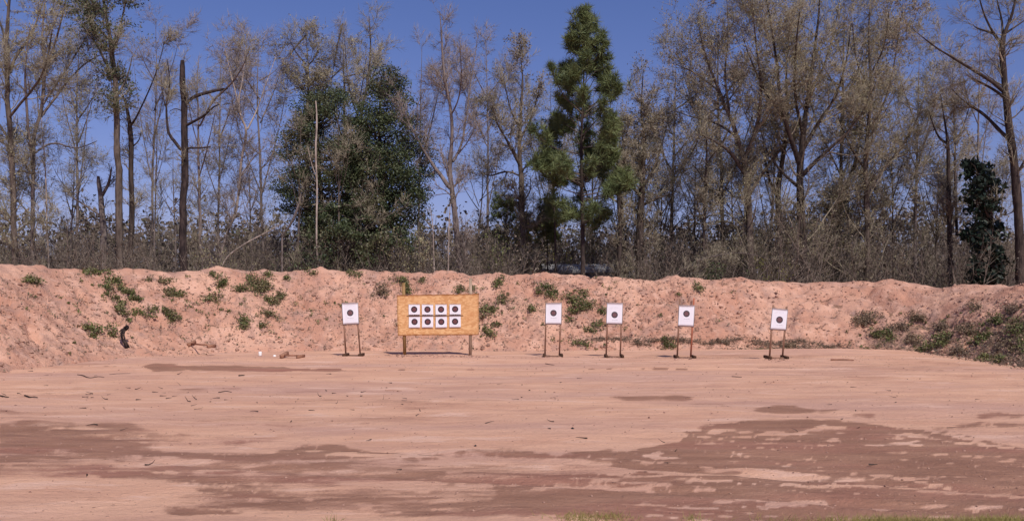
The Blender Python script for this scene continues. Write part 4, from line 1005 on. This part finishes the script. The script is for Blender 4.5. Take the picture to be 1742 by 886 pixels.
# ------------------------------------------------------------------ tin-roofed shed half hidden behind the thicket
Ys = 47.0
cA, cB = at(930, 458, Ys), at(1046, 455, Ys)
cx_ = (cA[0] + cB[0]) / 2; wd = cB[0] - cA[0]; zr = cA[2]
shed = thing('shed', (cx_, Ys + 1.5, 0), 'low shed with a pale tin roof half hidden behind the pine', 'shed')
g = Geo()
for (a, b2) in (((-wd/2 + .1, 0), (wd/2 - .1, 0)), ((-wd/2 + .1, 3), (wd/2 - .1, 3)), ((-wd/2 + .1, 0), (-wd/2 + .1, 3)), ((wd/2 - .1, 0), (wd/2 - .1, 3))):
    p0 = np.array([cx_ + a[0], Ys + a[1], 0]); p1 = np.array([cx_ + b2[0], Ys + b2[1], 0])
    hh = zr - .15
    g.box(((p0 + p1) / 2) + np.array([0, 0, hh / 2]), (abs(p1[0] - p0[0]) + .06, abs(p1[1] - p0[1]) + .06, hh))
g.build('wall', M['siding'], shed)
g = Geo()                                                       # corrugated roof, pitched away from the camera
nxx = 120; xs = np.linspace(-wd/2 - .25, wd/2 + .25, nxx)
for side in (0, 1):
    y0, y1 = (-.35, 1.5) if side == 0 else (3.35, 1.5)
    zz = .018 * np.sin(xs * 2 * math.pi / .15)
    V = np.concatenate([np.stack([cx_ + xs, np.full(nxx, Ys + y0), zr - .10 + zz], 1), np.stack([cx_ + xs, np.full(nxx, Ys + y1), zr + .34 + zz], 1)])
    i = np.arange(nxx - 1); g.add(V, q=np.stack([i, i + 1, i + 1 + nxx, i + nxx], 1))
g.build('roof', M['tin'], shed)
g = Geo(); g.beam((cx_ - wd/2 - .25, Ys - .37, zr - .14), (cx_ + wd/2 + .25, Ys - .37, zr - .08), .20, .04, up=(0, 1, 0)); g.build('fascia', M['tin'], shed)

# ------------------------------------------------------------------ plywood board with eight small targets
bp = gnd(745, 605)
YB = bp[1]
board = thing('notice_board', (bp[0], YB, 0), 'wide orange strand board on two posts holding eight small targets', 'target board')
for (x0, x1, mt, lab, ptop) in ((688.5, 690.5, 'post', 'left post, greenish brown', 481), (800, 798.5, 'post_grey', 'right post, weathered grey', 473)):
    g = Geo(); a = at(x0, 604.5, YB + .06); c = at(x0 - (2 if x0 < 700 else -.5), ptop, YB + .06); a[2] = -.15
    g.beam((a[0], YB + .075, a[2]), (c[0], YB + .075, c[2]), .092, .09)
    g.build('post', M[mt], board, label=lab)
# the sheet: slightly worn outline, real thickness
c0, c1, c2, c3 = at(675, 502, YB), at(814.5, 499.5, YB), at(815, 569.5, YB), at(676.5, 571, YB)
g = Geo(); nx_, nz_ = 40, 20
uu, vv = np.meshgrid(np.linspace(0, 1, nx_), np.linspace(0, 1, nz_))
S0 = (1 - uu)[..., None] * (1 - vv)[..., None] * c3 + uu[..., None] * (1 - vv)[..., None] * c2 + uu[..., None] * vv[..., None] * c1 + (1 - uu)[..., None] * vv[..., None] * c0
edge = ((uu == 0) | (uu == 1) | (vv == 0) | (vv == 1))
S0[..., 0] += edge * rng.normal(size=uu.shape) * .006; S0[..., 2] += edge * rng.normal(size=uu.shape) * .006
S0[..., 1] = YB + .012 * np.sin(uu * 3.1) * 1.0
fr, bk = S0.reshape(-1, 3), S0.reshape(-1, 3) + np.array([0, .016, 0])
k = (np.arange(nz_ - 1)[:, None] * nx_ + np.arange(nx_ - 1)[None]).ravel(); n_ = nx_ * nz_
q = [np.stack([k, k + 1, k + nx_ + 1, k + nx_], 1), np.stack([k + n_, k + nx_ + n_, k + nx_ + 1 + n_, k + 1 + n_], 1)]
for ring in (np.arange(nx_), np.arange(nx_) * 1 + (nz_ - 1) * nx_):
    q.append(np.stack([ring[:-1], ring[:-1] + n_, ring[1:] + n_, ring[1:]], 1))
for ring in (np.arange(nz_) * nx_, np.arange(nz_) * nx_ + nx_ - 1):
    q.append(np.stack([ring[:-1], ring[1:], ring[1:] + n_, ring[:-1] + n_], 1))
g.add(np.vstack([fr, bk]), q=np.vstack(q)); sheet = g.build('panel', M['osb'], board)
g = Geo(); g.beam(at(692, 537.3, YB - .006), at(788, 536.6, YB - .006), .012, .006); g.build('batten', M['block'], board)

def sheet_obj(name, corners, bull, Y, mat, label, cat, group, thick=.003, bow=.006):
    """paper with its origin at the middle of the bullseye; corners in photo px: tl, tr, br, bl"""
    org = at(bull[0], bull[1], Y)
    tl, tr, br, bl = [at(a, b_, Y) for a, b_ in corners]
    g = Geo(); nx_, nz_ = 9, 11
    uu, vv = np.meshgrid(np.linspace(0, 1, nx_), np.linspace(0, 1, nz_)); U, V_ = uu[..., None], vv[..., None]
    S0 = (1-U)*(1-V_)*bl + U*(1-V_)*br + U*V_*tr + (1-U)*V_*tl
    S0[..., 1] -= bow * np.sin(uu * math.pi) * rng.uniform(.3, 1) + .004 * noise(S0 * 4, 3) + .004
    fr = S0.reshape(-1, 3); bk = fr + np.array([0, thick, 0]); n_ = len(fr)
    k = (np.arange(nz_ - 1)[:, None] * nx_ + np.arange(nx_ - 1)[None]).ravel()
    q = [np.stack([k, k + 1, k + nx_ + 1, k + nx_], 1), np.stack([k + n_, k + nx_ + n_, k + nx_ + 1 + n_, k + 1 + n_], 1)]
    for ring in (np.arange(nx_), np.arange(nx_) + (nz_ - 1) * nx_, np.arange(nz_) * nx_, np.arange(nz_) * nx_ + nx_ - 1):
        q.append(np.stack([ring[:-1], ring[:-1] + n_, ring[1:] + n_, ring[1:]], 1))
    g.add(np.vstack([fr, bk]), q=np.vstack(q))
    return g.build(name, mat, loc=org, smooth=False, label=label, cat=cat, group=group)
colw = [(695.4, 714.4), (718, 737), (741, 760), (765, 784)]
ordn = ['leftmost', 'second from the left', 'third from the left', 'rightmost']
for r_i, (yt, yb, by) in enumerate(((517.4, 536, 526.2), (538, 557.4, 547.2))):
    for c_i, (xa, xb) in enumerate(colw):
        j = [random.uniform(-.35, .35) for _ in range(4)]
        dyy = -.5 if c_i == 3 else 0
        sheet_obj('paper_target', [(xa + j[0], yt + j[1] + dyy), (xb + j[0], yt + j[2] + dyy), (xb + j[3], yb + j[2] + dyy), (xa + j[3], yb + j[1] + dyy)], ((xa + xb) / 2 + j[0], by + dyy), YB - .012,
                  M['paper_cap'] if r_i == 0 else M['paper_small'], 'small square target, %s in the %s row on the strand board' % (ordn[c_i], 'upper' if r_i == 0 else 'lower'), 'paper target', 'small targets on the strand board')

# ------------------------------------------------------------------ five free-standing target frames, each with a paper
def stand(label, plabel, lb, lt, rb_, rt_, corners, bull, feet, rail=False, redr=False, base_py=607, bar=None):
    bp = gnd((lb[0] + rb_[0]) / 2, base_py); Y = bp[1]
    root = thing('target_stand', (bp[0], Y, 0), label, 'target stand', 'target stands on the range floor')
    zg = float(ground_h(bp[0], Y))
    for (b_, t_, mt) in ((lb, lt, 'lath'), (rb_, rt_, 'lath_red' if redr else 'lath')):
        g = Geo(); a = at(b_[0], b_[1], Y); a[2] = zg + .02; c = at(t_[0], t_[1], Y)
        g.beam(a, c, .046, .024); g.build('upright', M[mt], root)
    for fx in feet:
        g = Geo(); a = at(fx, base_py, Y)
        g.beam((a[0], Y - .30, zg + .045), (a[0] + .02, Y + .34, zg + .045), .072, .080, up=(0, 0, 1)); g.build('foot', M['block'], root)
    g = Geo(); a, c = at(feet[0], base_py, Y), at(feet[1], base_py, Y)
    g.beam((a[0] + .045, Y - .05, zg + .03), (c[0] - .045, Y - .05, zg + .03), .03, .04, up=(0, 1, 0)); g.build('rail', M['block' if rail else 'lath'], root)
    tl, tr, br, bl = corners
    # cardboard backer, a little larger than the paper, shows as a grey rim
    g = Geo(); e = .9
    P = [at(tl[0] - e, tl[1] - .8, Y - .016), at(tr[0] + e, tr[1] - .8, Y - .016), at(br[0] + e, br[1] + 1.2, Y - .016), at(bl[0] - e, bl[1] + 1.2, Y - .016)]
    Q = [p + np.array([0, -.005, 0]) for p in P]
    g.add(P + Q, q=[[0, 1, 2, 3], [7, 6, 5, 4], [0, 4, 5, 1], [1, 5, 6, 2], [2, 6, 7, 3], [3, 7, 4, 0]]); g.build('backer', M['card'], root)
    if bar:
        g = Geo(); a, c = at(bar[0][0], bar[0][1], Y - .014), at(bar[1][0], bar[1][1], Y - .014)
        g.beam(a, c, .03, .012); g.build('crossbar', M['lath'], root)
    sheet_obj('paper_target', corners, bull, Y - .026, M['paper_big'], plabel, 'paper target', 'large paper targets on stands')
stand('wooden target stand left of the strand board, leaning left', 'white bullseye sheet on the stand left of the strand board', (588.5, 606), (582.5, 509), (613, 605), (605.5, 506),
      [(582, 516), (608.5, 515.2), (610, 550.3), (584, 551.5)], (595.8, 532), (587.5, 614), rail=True, base_py=607)
stand('target stand nearest right of the strand board, uprights ending level with the sheet', 'white bullseye sheet on the first stand right of the strand board', (927, 605), (929.5, 513.5), (951.5, 605), (954.8, 513.5),
      [(929, 515.8), (955, 515.5), (954.5, 551), (928.3, 550.8)], (941.6, 532.3), (925, 955), base_py=606)
stand('target stand whose two upright tips show above a sheet with a low bullseye', 'white sheet with a low bullseye on the second stand right of the strand board', (1031, 605), (1035, 508.5), (1055, 606), (1058.6, 508),
      [(1033.2, 515.2), (1059, 516), (1058, 551), (1031.8, 550.3)], (1045.5, 535.4), (1030.5, 1057.5), base_py=607)
stand('target stand with a reddish right upright and long bare tips', 'white bullseye sheet hung low on the stand with the reddish upright', (1152, 607), (1156.5, 508), (1175, 606), (1180.5, 507),
      [(1155.6, 519.5), (1181.3, 519.8), (1179.5, 555), (1153.8, 554)], (1167.7, 533.5), (1150, 1179), redr=True, base_py=608.5)
stand('rightmost target stand, tilted to the right', 'tilted white bullseye sheet on the rightmost stand', (1309, 612), (1315.8, 518.5), (1331, 612), (1338.6, 521),
      [(1314.3, 524.3), (1339.8, 526.8), (1336.6, 561.2), (1311, 559.5)], (1326, 543.8), (1305.5, 1334.5), base_py=612.5)

# ------------------------------------------------------------------ odds and ends on the floor
def fallen(label, pa, pb, w=.06, lift=.02):
    """a stand base lying on the sand: a plank with a cross block at each end"""
    a, b_ = gnd(*pa), gnd(*pb)
    a[2] = b_[2] = max(surf(a[0], a[1]), surf(b_[0], b_[1])) + lift
    root = thing('fallen_stand_base', ((a + b_) / 2) * np.array([1, 1, 0]), label, 'timber base', 'fallen timber bases at the foot of the bank')
    g = Geo(); g.beam(a + [.02, 0, .05], b_ + [-.02, 0, .05], .05, .03, up=(0, 1, 0)); g.build('plank', M['fallen'], root)
    for p, t in ((a, .05), (b_, -.03)):
        g = Geo(); g.beam(p + np.array([-.04, -.10, .02]), p + np.array([.05, .26, .05 + t]), .085, .10, up=(0, 0, 1)); g.build('foot', M['fallen'], root)
fallen('reddish fallen timber base lying at the foot of the left bank', (324, 602), (358, 605))
fallen('greyish fallen timber base left of the first target stand', (482, 611), (510, 611.5))
# white can and its neighbour
def lathe(g, c, prof, n=14):
    a = np.arange(n) * 2 * math.pi / n; V = np.array([[c[0] + r * math.cos(t), c[1] + r * math.sin(t), c[2] + z] for r, z in prof for t in a])
    k = len(prof)
    q = [[i*n + j, i*n + (j+1) % n, (i+1)*n + (j+1) % n, (i+1)*n + j] for i in range(k-1) for j in range(n)]
    g.add(V, q=q)
p = gnd(442.5, 608); g = Geo(); z = float(ground_h(p[0], p[1])); lathe(g, (p[0], p[1], z), [(0, .003), (.042, .003), (.046, .02), (.05, .12), (.046, .128), (.042, .124), (0, .12)])
g.build('white_cup', M['plastic'], loc=(p[0], p[1], 0), smooth=True, label='small white cup standing on the sand left of the grey fallen timber', cat='cup')
p = gnd(467, 609.5); g = Geo(); z = float(ground_h(p[0], p[1])); lathe(g, (p[0], p[1], z), [(0, .0), (.04, .0), (.045, .01), (.04, .05), (.02, .055), (0, .05)])
g.build('bottle_cap', M['plastic'], loc=(p[0], p[1], 0), smooth=True, label='tiny white cap on the sand between the cup and the grey fallen timber', cat='cap')
# bent dark object on the left bank
p0 = on_bank(216, 592)
Yb = p0[1] - .1
pts = [at(a, b_, Yb + dy_) for a, b_, dy_ in ((217, 594, .15), (213.5, 586, 0), (208.5, 578, -.05), (206.5, 570, -.08), (207.5, 564, -.06), (211, 560, -.02), (213, 556, .0))]
pts = smooth_line(np.array(pts), 2)
root = thing('bent_root', (pts[0][0], pts[0][1], 0), 'dark hooked root stump sticking out of the left bank', 'root')
g = Geo(); s_ = np.linspace(0, 1, len(pts)); g.tubes(pts[None], (.036 + .008 * np.sin(s_ * 14))[None], 8, cap=True); g.build('stem', M['bark_char'], root, smooth=True)
g = Geo(); q_ = pts[:-4] + np.array([.055, .03, .0]); g.tubes(q_[None], np.full((1, len(q_)), .022), 6, cap=True); g.build('side_stem', M['bark_dark'], root, smooth=True)
g = Geo(); q_ = smooth_line(np.array([at(209, 562, Yb), at(213, 556, Yb - .03), at(217, 554, Yb - .05), at(218, 558, Yb - .05), at(214, 561, Yb)]), 2); g.tubes(q_[None], np.full((1, len(q_)), .034), 7, cap=True); g.build('knot', M['bark_char'], root, smooth=True)
g = Geo(); q_ = smooth_line(np.array([at(211, 559, Yb), at(207, 560, Yb - .05), at(203, 564, Yb - .08)]), 1); g.tubes(q_[None], np.linspace(.03, .015, len(q_))[None], 6, cap=True); g.build('prong', M['bark_char'], root)
# sticks lying on the floor
def stick(label, pts, r=.012, mat='bark_dark', name='stick', cat='stick', group='sticks lying on the sand'):
    r *= .62; P = np.array([gnd(a, b_) for a, b_ in pts]); P = smooth_line(P, 2); P[:, 2] = ground_h(P[:, 0], P[:, 1]) + r * 1.2
    g = Geo(); g.tubes(P[None], np.linspace(r, r * .5, len(P))[None], 6, cap=True)
    g.build(name, M[mat], loc=(P[0, 0], P[0, 1], 0), label=label, cat=cat, group=group)
stick('thin wavy stick on the sand below the left bank', [(132, 637), (142, 639), (150, 642.5), (160, 642), (168, 640), (177, 642)], .016)
stick('straight thin stick right of the wavy stick', [(186, 636), (200, 635), (222, 634.5)], .010)
stick('short dark stick below the damp streak', [(406, 639.5), (416, 639)], .028)
stick('dark stick at the far left edge of the floor', [(0, 675), (8, 677), (15, 678)], .020)
stick('crooked dark stick near the left edge of the floor', [(42, 675), (50, 679), (58, 678), (64, 679)], .020)
stick('dark stick on the ridge left of the middle', [(372, 665), (384, 667), (394, 668)], .016)
stick('weathered slat lying right of the rightmost stand', [(1413, 615), (1453, 616)], .045, 'fallen')
stick('short pale slat in front of the tilted stand', [(1290, 625), (1330, 625.5), (1366, 625)], .010, 'lath')
stick('small stick in front of the first stand right of the board', [(928, 619), (943, 621)], .016)
stick('small stick in the middle distance right of centre', [(1245, 642), (1262, 643)], .014)
stick('thin slat in the left middle floor', [(655, 664), (684, 664)], .012, 'fallen')
for (lab, x, y, s) in (('black lump in the middle of the open floor', 974, 732, .017), ('black lump on the edge of the damp clay left of centre', 809, 760, .014)):
    p = gnd(x, y); g = Geo(); z = float(ground_h(p[0], p[1])); scatter_blobs(g, np.array([[p[0], p[1], z + s * .4], [p[0] - s * .9, p[1], z + s * .2]]), np.array([s, s * .5]), .8)
    g.build('dark_stone', M['rubber'], loc=(p[0], p[1], 0), label=lab, cat='stone')
# sand heaped against the board posts and stand feet
g = Geo()
P, s_ = [], []
for (a0, a1, py_, n_, sz) in ((655, 830, 606.5, 150, .03), (926, 955, 607, 30, .025), (1032, 1056, 608, 26, .025), (1150, 1180, 610, 26, .03), (1300, 1340, 614, 30, .03)):
    for _ in range(n_):
        p = gnd(random.uniform(a0, a1), py_ + random.gauss(0, 1.2)); p[2] = ground_h(p[0], p[1]) + .005; P.append(p); s_.append(sz * random.uniform(.4, 1.6))
# clods and pebbles over the floor
for _ in range(3400):
    py_ = 607 + 270 * random.random() ** 2.2; p = gnd(random.uniform(-20, 1762), py_); p[2] = ground_h(p[0], p[1]) + .001; P.append(p); s_.append(random.choice((.5, .7, 1, 1.4)) * .007 * (1 + p[1] / 20))
scatter_blobs(g, np.array(P), np.array(s_), .6)
g.build('clods_on_floor', M['clod'], label='small clods and pebbles of clay strewn over the range floor', kind='stuff')
g = Geo(); P, s_ = [], []
for _ in range(130):
    c0 = random.choice([(640, 683, 160, 9), (130, 668, 110, 8), (380, 690, 200, 20), (700, 720, 500, 40), (1500, 690, 250, 40), (900, 640, 800, 14)])
    p = gnd(random.gauss(c0[0], c0[2]), max(610, random.gauss(c0[1], c0[3]))); p[2] = ground_h(p[0], p[1]) + .006; P.append(p)
P = np.array(P)
D = norm(np.column_stack([rng.normal(size=len(P)), rng.normal(size=len(P)) * .5, np.zeros(len(P))]))
Q, Rq = grow(P, D, rng.uniform(.03, .15, len(P)), rng.uniform(.004, .010, len(P)), 3, .25, .03); Q[..., 2] = np.maximum(Q[..., 2], .01)
g.tubes(Q, Rq, 4, val=rng.random(len(P))); g.build('ground_twigs', M['bark_dark'], label='bits of dead twig and debris on the range floor', kind='stuff')

# clods and debris on the bank
idx = rng.choice(len(FV), 7000, replace=False)
keep = (FPY[idx] > 470)
P = FV[idx][keep]; sz = rng.choice([.02, .03, .045, .07], len(P), p=[.34, .32, .22, .12])
sz = sz * 1.0; g = Geo(); scatter_blobs(g, P, sz, .8); g.build('clods_on_bank', M['clod'], label='clods of clay on the face of the earth bank', kind='stuff')
wt = np.clip(moss[FRONT], 0, 1) + .05; wt = wt * (FPY > 462); wt = wt / wt.sum()
# dead weeds and roots on the bank
idx = rng.choice(len(FV), 1700, p=wt)
P = FV[idx]; nst = 5
b = np.repeat(np.arange(len(P)), nst); D = norm(rng.normal(size=(len(b), 3)) * np.array([1, 1, .5]) + np.array([0, -.4, .7]))
Q, Rq = grow(P[b], D, rng.uniform(.06, .26, len(b)), np.full(len(b), .006), 3, .25, -.05)
g = Geo(); g.spikes(Q[:, 0], Q[:, 2], Rq[:, 0], rng.random(len(b))); g.spikes(Q[:, 2], Q[:, 3], Rq[:, 1], rng.random(len(b)))
g.build('dead_stems_on_bank', M['thicket'], label='dead weed stems and roots on the face of the earth bank', kind='stuff')
g = Geo(); idx = rng.choice(len(FV), 4600, p=wt); P = FV[idx] + rng.normal(size=(len(idx), 3)) * .05 + np.array([0, -.02, .05]); g.leaves(P, .07, val=rng.random(len(P)))
g.build('dry_weeds_on_bank', M['dry_weed'], label='dry low weeds thickening towards the right end of the earth bank', kind='stuff')

# ------------------------------------------------------------------ green weed clumps on the bank
def weeds(label, blobs, dens=1.0, mat='weed', lsize=.075, name='weed_clump', tall=.8):
    """blobs: (px, py, half width px, half height px)"""
    pts = []; c0 = on_bank(blobs[0][0], blobs[0][1])
    root = thing(name, c0, label, 'weed clump', 'green weed clumps on the earth bank')
    LV, ST = [], []
    for (x, y, rx, ry) in blobs:
        n = int(26 * rx * ry * dens * .22) + 40
        m_ = max(3, int(rx * ry / 9))
        for _ in range(m_):
            u, v = random.gauss(0, .45), random.gauss(0, .45)
            c = on_bank(x + u * rx, y + v * ry + ry * .2)
            r = (.10 + .02 * min(rx, ry)) * random.uniform(.7, 1.3)
            k = max(10, n // m_)
            d = norm(rng.normal(size=(k, 3)) + np.array([0, -.35, .55])) * (rng.random(k) ** .5)[:, None] * r * np.array([1, 1, tall])
            LV.append(c + d + np.array([0, 0, .02])); ST.append(np.stack([np.repeat(c[None], 6, 0), c + d[:6]], 1))
    P = np.concatenate(LV); g = Geo(); g.leaves(P, lsize, val=rng.random(len(P)) * .7 + .3 * (noise(P * 4, 9) > 0), asp=.5); g.build('foliage', M[mat], root)
    k_ = rng.random(len(P)) < .35; g = Geo(); g.leaves(P[k_] * np.array([1, 1, 1]) + rng.normal(size=(k_.sum(), 3)) * .07, lsize * .8, val=rng.random(k_.sum())); g.build('dead_leaves', M['dry_weed'], root)
    S_ = np.concatenate(ST); g = Geo(); g.spikes(S_[:, 0], S_[:, 1], .008, .3); g.build('stems', M['thicket'], root)['kind'] = 'stuff'
W_ = [
 ('flat green weed near the top left corner of the bank', [(52, 478, 9, 5), (62, 482, 6, 4)]),
 ('grey-green grass clump on the crest right of the top left corner', [(148, 463, 20, 4), (172, 465, 18, 4)]),
 ('green weed below the crest dip at the left', [(193, 480, 9, 5), (202, 477, 5, 3)]),
 ('long green weed clump, upper of the diagonal line on the left slope', [(180, 490, 6, 7), (184, 498, 5, 4)]),
 ('green weed clump in the middle of the diagonal line on the left slope', [(208, 492, 8, 5), (216, 500, 6, 5)]),
 ('green weed clump, lowest of the diagonal line on the left slope', [(232, 512, 8, 5), (226, 506, 4, 3)]),
 ('dark round weed left of the diagonal line', [(195, 507, 5, 4)]),
 ('narrow green streak of weed running down the left slope', [(206, 526, 4, 6), (212, 536, 4, 5), (218, 543, 4, 3)]),
 ('small dark weed below the narrow streak', [(206, 517, 5, 4)]),
 ('wide flat weed clump left of the double clump', [(230, 531, 9, 4)]),
 ('low grey-green weed below the wide flat clump', [(252, 537, 10, 5), (262, 526, 7, 6)]),
 ('upright green weed clump low in the middle of the left slope', [(286, 530, 5, 10), (292, 538, 8, 7), (302, 543, 6, 4)]),
 ('dark green wide weed clump under the left crest', [(292, 500, 11, 6), (304, 503, 8, 6), (285, 495, 6, 4)]),
 ('olive weed patch right of the crest dip', [(284, 482, 8, 4), (270, 478, 8, 4), (256, 476, 5, 3)]),
 ('pale olive weed mound below the crest rise', [(358, 507, 14, 7)]),
 ('bright weed beside the big clump, left', [(381, 478, 6, 8), (378, 487, 7, 4), (362, 469, 5, 4)]),
 ('largest bright green weed clump on the left half of the bank', [(412, 492, 9, 7), (424, 478, 9, 8), (436, 492, 12, 9), (452, 482, 10, 12), (458, 470, 6, 5), (446, 495, 8, 6)]),
 ('bright green weed right below the largest clump', [(466, 512, 8, 6), (478, 506, 8, 6), (456, 508, 6, 4)]),
 ('small weed below the crest right of the largest clump', [(487, 475, 4, 5)]),
 ('small weed left of the first target stand, upper', [(457, 535, 6, 6)]),
 ('small weed left of the first target stand, lower', [(450, 552, 5, 4), (417, 551, 7, 7), (412, 543, 5, 5)]),
 ('green weed near the foot of the left slope', [(160, 562, 8, 8), (152, 558, 6, 5), (158, 575, 4, 3)]),
 ('thin weed patch right of the one near the foot of the left slope', [(186, 565, 8, 6), (194, 572, 5, 5)]),
 ('olive weeds on the crest above the first target stand', [(530, 464, 12, 4), (598, 466, 10, 5), (612, 470, 5, 4)]),
 ('drab weed tangle left of the strand board top', [(648, 488, 9, 9), (655, 498, 10, 6), (640, 502, 6, 4)]),
 ('upright dark weed beside the left post of the strand board', [(681, 474, 6, 7), (690, 487, 5, 10), (693, 496, 6, 4)]),
 ('small weed on the crest above the strand board', [(720, 477, 6, 4)]),
 ('low green weed beside the right board post', [(782, 494, 9, 5), (803, 490, 4, 8)]),
 ('weed high on the bank right of the strand board', [(848, 476, 6, 5), (847, 484, 6, 6)]),
 ('round green weed right of the strand board, upper', [(853, 509, 8, 8)]),
 ('bright green weed touching the right edge of the strand board', [(826, 530, 10, 8), (836, 526, 5, 5)]),
 ('green weed low right of the strand board', [(834, 564, 10, 7), (845, 555, 6, 4)]),
 ('large bright green clump above the first stand right of the board', [(934, 490, 11, 6), (940, 500, 14, 7), (922, 496, 7, 5)]),
 ('largest green clump sloping down right of the first stand beside the board', [(990, 505, 10, 7), (982, 516, 14, 9), (1000, 522, 12, 8), (975, 526, 8, 6), (966, 506, 6, 5)]),
 ('dark weed left of the low-bullseye sheet', [(1027, 533, 6, 6)]),
 ('dull green weeds left of the low-bullseye stand', [(1012, 556, 10, 5), (1003, 563, 8, 5), (1022, 552, 6, 4)]),
 ('dull weed at the foot of the bank right of the first stand beside the board', [(990, 586, 10, 6), (980, 583, 6, 5)]),
 ('small dark weed right of the first stand beside the board', [(965, 548, 6, 4), (902, 528, 6, 7)]),
 ('dark weed on the bank edge left of the stand with the reddish upright', [(1131, 583, 8, 5), (1140, 587, 12, 5)]),
 ('small weed pair under the crest right of the reddish stand', [(1185, 487, 4, 5), (1191, 494, 5, 4)]),
 ('green weed at the corner of the right bank', [(1490, 571, 10, 5), (1512, 576, 14, 6), (1500, 566, 8, 4)]),
 ('bright green patch in the dark weeds of the right bank', [(1606, 577, 12, 7), (1618, 572, 8, 5), (1598, 584, 8, 5)]),
 ('slanting green patch right of the bright one on the right bank', [(1665, 577, 12, 6), (1678, 572, 10, 5)]),
 ('green weed highest on the right bank', [(1693, 545, 8, 6), (1700, 550, 5, 4)]),
 ('rusty green mound at the dark corner of the right bank', [(1478, 540, 16, 9)]),
 ('yellow-green weeds around the foot of the tilted stand', [(1294, 603, 8, 3), (1335, 597, 8, 3), (1310, 600, 6, 3)]),
 ('dark low weeds at the foot of the right bank edge', [(1580, 592, 14, 6), (1560, 597, 10, 4)]),
 ('dark tuft at the foot of the bank near the right edge', [(1676, 612, 12, 5), (1700, 610, 8, 5)]),
 ('dark green weed at the right picture edge of the bank', [(1730, 560, 10, 14), (1738, 590, 8, 10)]),
]
for lab, bl in W_:
    dull = any(w in lab for w in ('grey-green', 'drab', 'olive', 'dull', 'low grey', 'rusty', 'dark low', 'thin weed'))
    weeds(lab, bl, mat='dry_weed' if ('drab' in lab or 'rusty' in lab) else 'weed', dens=.35 if dull else .65)

for i_, (x, y, rx, ry, lab) in enumerate(((1462, 546, 12, 8, 'brown weed mound at the left end of the dark right bank'), (1530, 556, 12, 7, 'brown weed mound above the corner weeds of the right bank'),
        (1556, 540, 14, 7, 'broad brown mound high in the middle of the dark right bank'), (1596, 556, 12, 7, 'brown tangle between the high mound and the bright green patch'),
        (1640, 560, 12, 7, 'brown tangle above the slanting green patch'), (1630, 598, 14, 6, 'dark tangle at the foot of the bank under the bright green patch'),
        (1655, 522, 9, 5, 'small dark weed high on the right bank near the crest'), (1708, 588, 12, 8, 'brown tangle low on the right bank by the picture edge'),
        (1550, 580, 12, 6, 'dark tangle at the foot of the right bank corner'), (1720, 528, 12, 8, 'brown tangle high on the right bank by the picture edge'),
        (1340, 588, 16, 3, 'dry weeds on the step behind the tilted stand'), (1220, 581, 16, 3, 'dry weeds on the step right of the reddish stand'))):
    weeds(lab, [(x, y, rx, ry), (x + rx * .8, y + 3, rx * .6, ry * .7)], mat='litter' if i_ % 2 else 'dry_weed', dens=.7, lsize=.06, name='dead_weed_clump')
P = []
for _ in range(230):
    if random.random() < .5: x, y = random.gauss(390, 190), random.gauss(520, 30)
    elif random.random() < .5: x, y = random.gauss(960, 150), random.gauss(530, 30)
    else: x, y = random.uniform(1440, 1742), random.uniform(530, 610)
    if y < 465 or y > 612 or x < -20: continue
    P.append(on_bank(x, y))
P = np.array(P); b = np.repeat(np.arange(len(P)), 26); r_ = rng.uniform(.05, .16, len(P))[b][:, None]
g = Geo(); g.leaves(P[b] + norm(rng.normal(size=(len(b), 3)) + np.array([0, -.4, .4])) * r_ * rng.random((len(b), 1)) ** .5, .06, val=rng.random(len(b)))
g.build('small_tufts_on_bank', M['weed'], label='tiny weed tufts dotted over the face of the earth bank', kind='stuff')
# dead weeds hanging over the undercut step along the foot of the bank, right of the middle
P = []
for _ in range(260):
    x = random.uniform(1010, 1445); y = np.interp(x, [1010, 1150, 1250, 1350, 1445], [578, 580, 579, 583, 588]) + random.gauss(0, 1.8) + 3 * math.sin(x / 17)
    P.append(on_bank(x, y))
for _ in range(160):
    P.append(on_bank(random.gauss(1340, 50), random.gauss(597, 4)))
P = np.array(P); g = Geo(); b = np.repeat(np.arange(len(P)), 7)
A_ = P[b] + rng.normal(size=(len(b), 3)) * np.array([.09, .03, .02]); D = norm(rng.normal(size=A_.shape) * np.array([1, .5, .4]) + np.array([0, -.5, .1]))
g.spikes(A_, A_ + D * rng.uniform(.08, .24, (len(b), 1)), .009, rng.random(len(b)))
g.leaves(P[b] + rng.normal(size=(len(b), 3)) * np.array([.10, .04, .04]), .045, val=rng.random(len(b)))
g.build('dead_weeds_on_step', M['litter'], label='dead weeds along the undercut step at the foot of the bank', kind='stuff')

# ------------------------------------------------------------------ grass at the near edge, bottom of the picture
g = Geo(); P = []
for (cx0, w, n_) in ((1010, 36, 300), (1620, 130, 2200), (1520, 30, 320), (1700, 40, 700), (570, 10, 20), (1180, 12, 60)):
    for _ in range(n_):
        p = gnd(random.gauss(cx0, w), 881 + abs(random.gauss(0, 8))); p[2] = 0; P.append(p)
P = np.array(P); P[:, 2] = ground_h(P[:, 0], P[:, 1]) - .005
D = norm(rng.normal(size=P.shape) * np.array([.5, .5, 0]) + np.array([0, 0, 1.0]))
Q, Rq = grow(P, D, rng.uniform(.03, .085, len(P)), np.full(len(P), .0026), 2, .2, -.1, rt=.15)
g.tubes(Q, Rq, 3, val=rng.random(len(P))); g.build('grass', M['grass'], label='short yellow-green grass at the near edge of the range floor', kind='stuff')
tot = sum(sum(len(p.vertices) - 2 for p in o.data.polygons) if len(o.data.polygons) < 100 else len(o.data.loops) - 2 * len(o.data.polygons) for o in SC.objects if o.type == 'MESH')
print('TRIANGLES', tot)
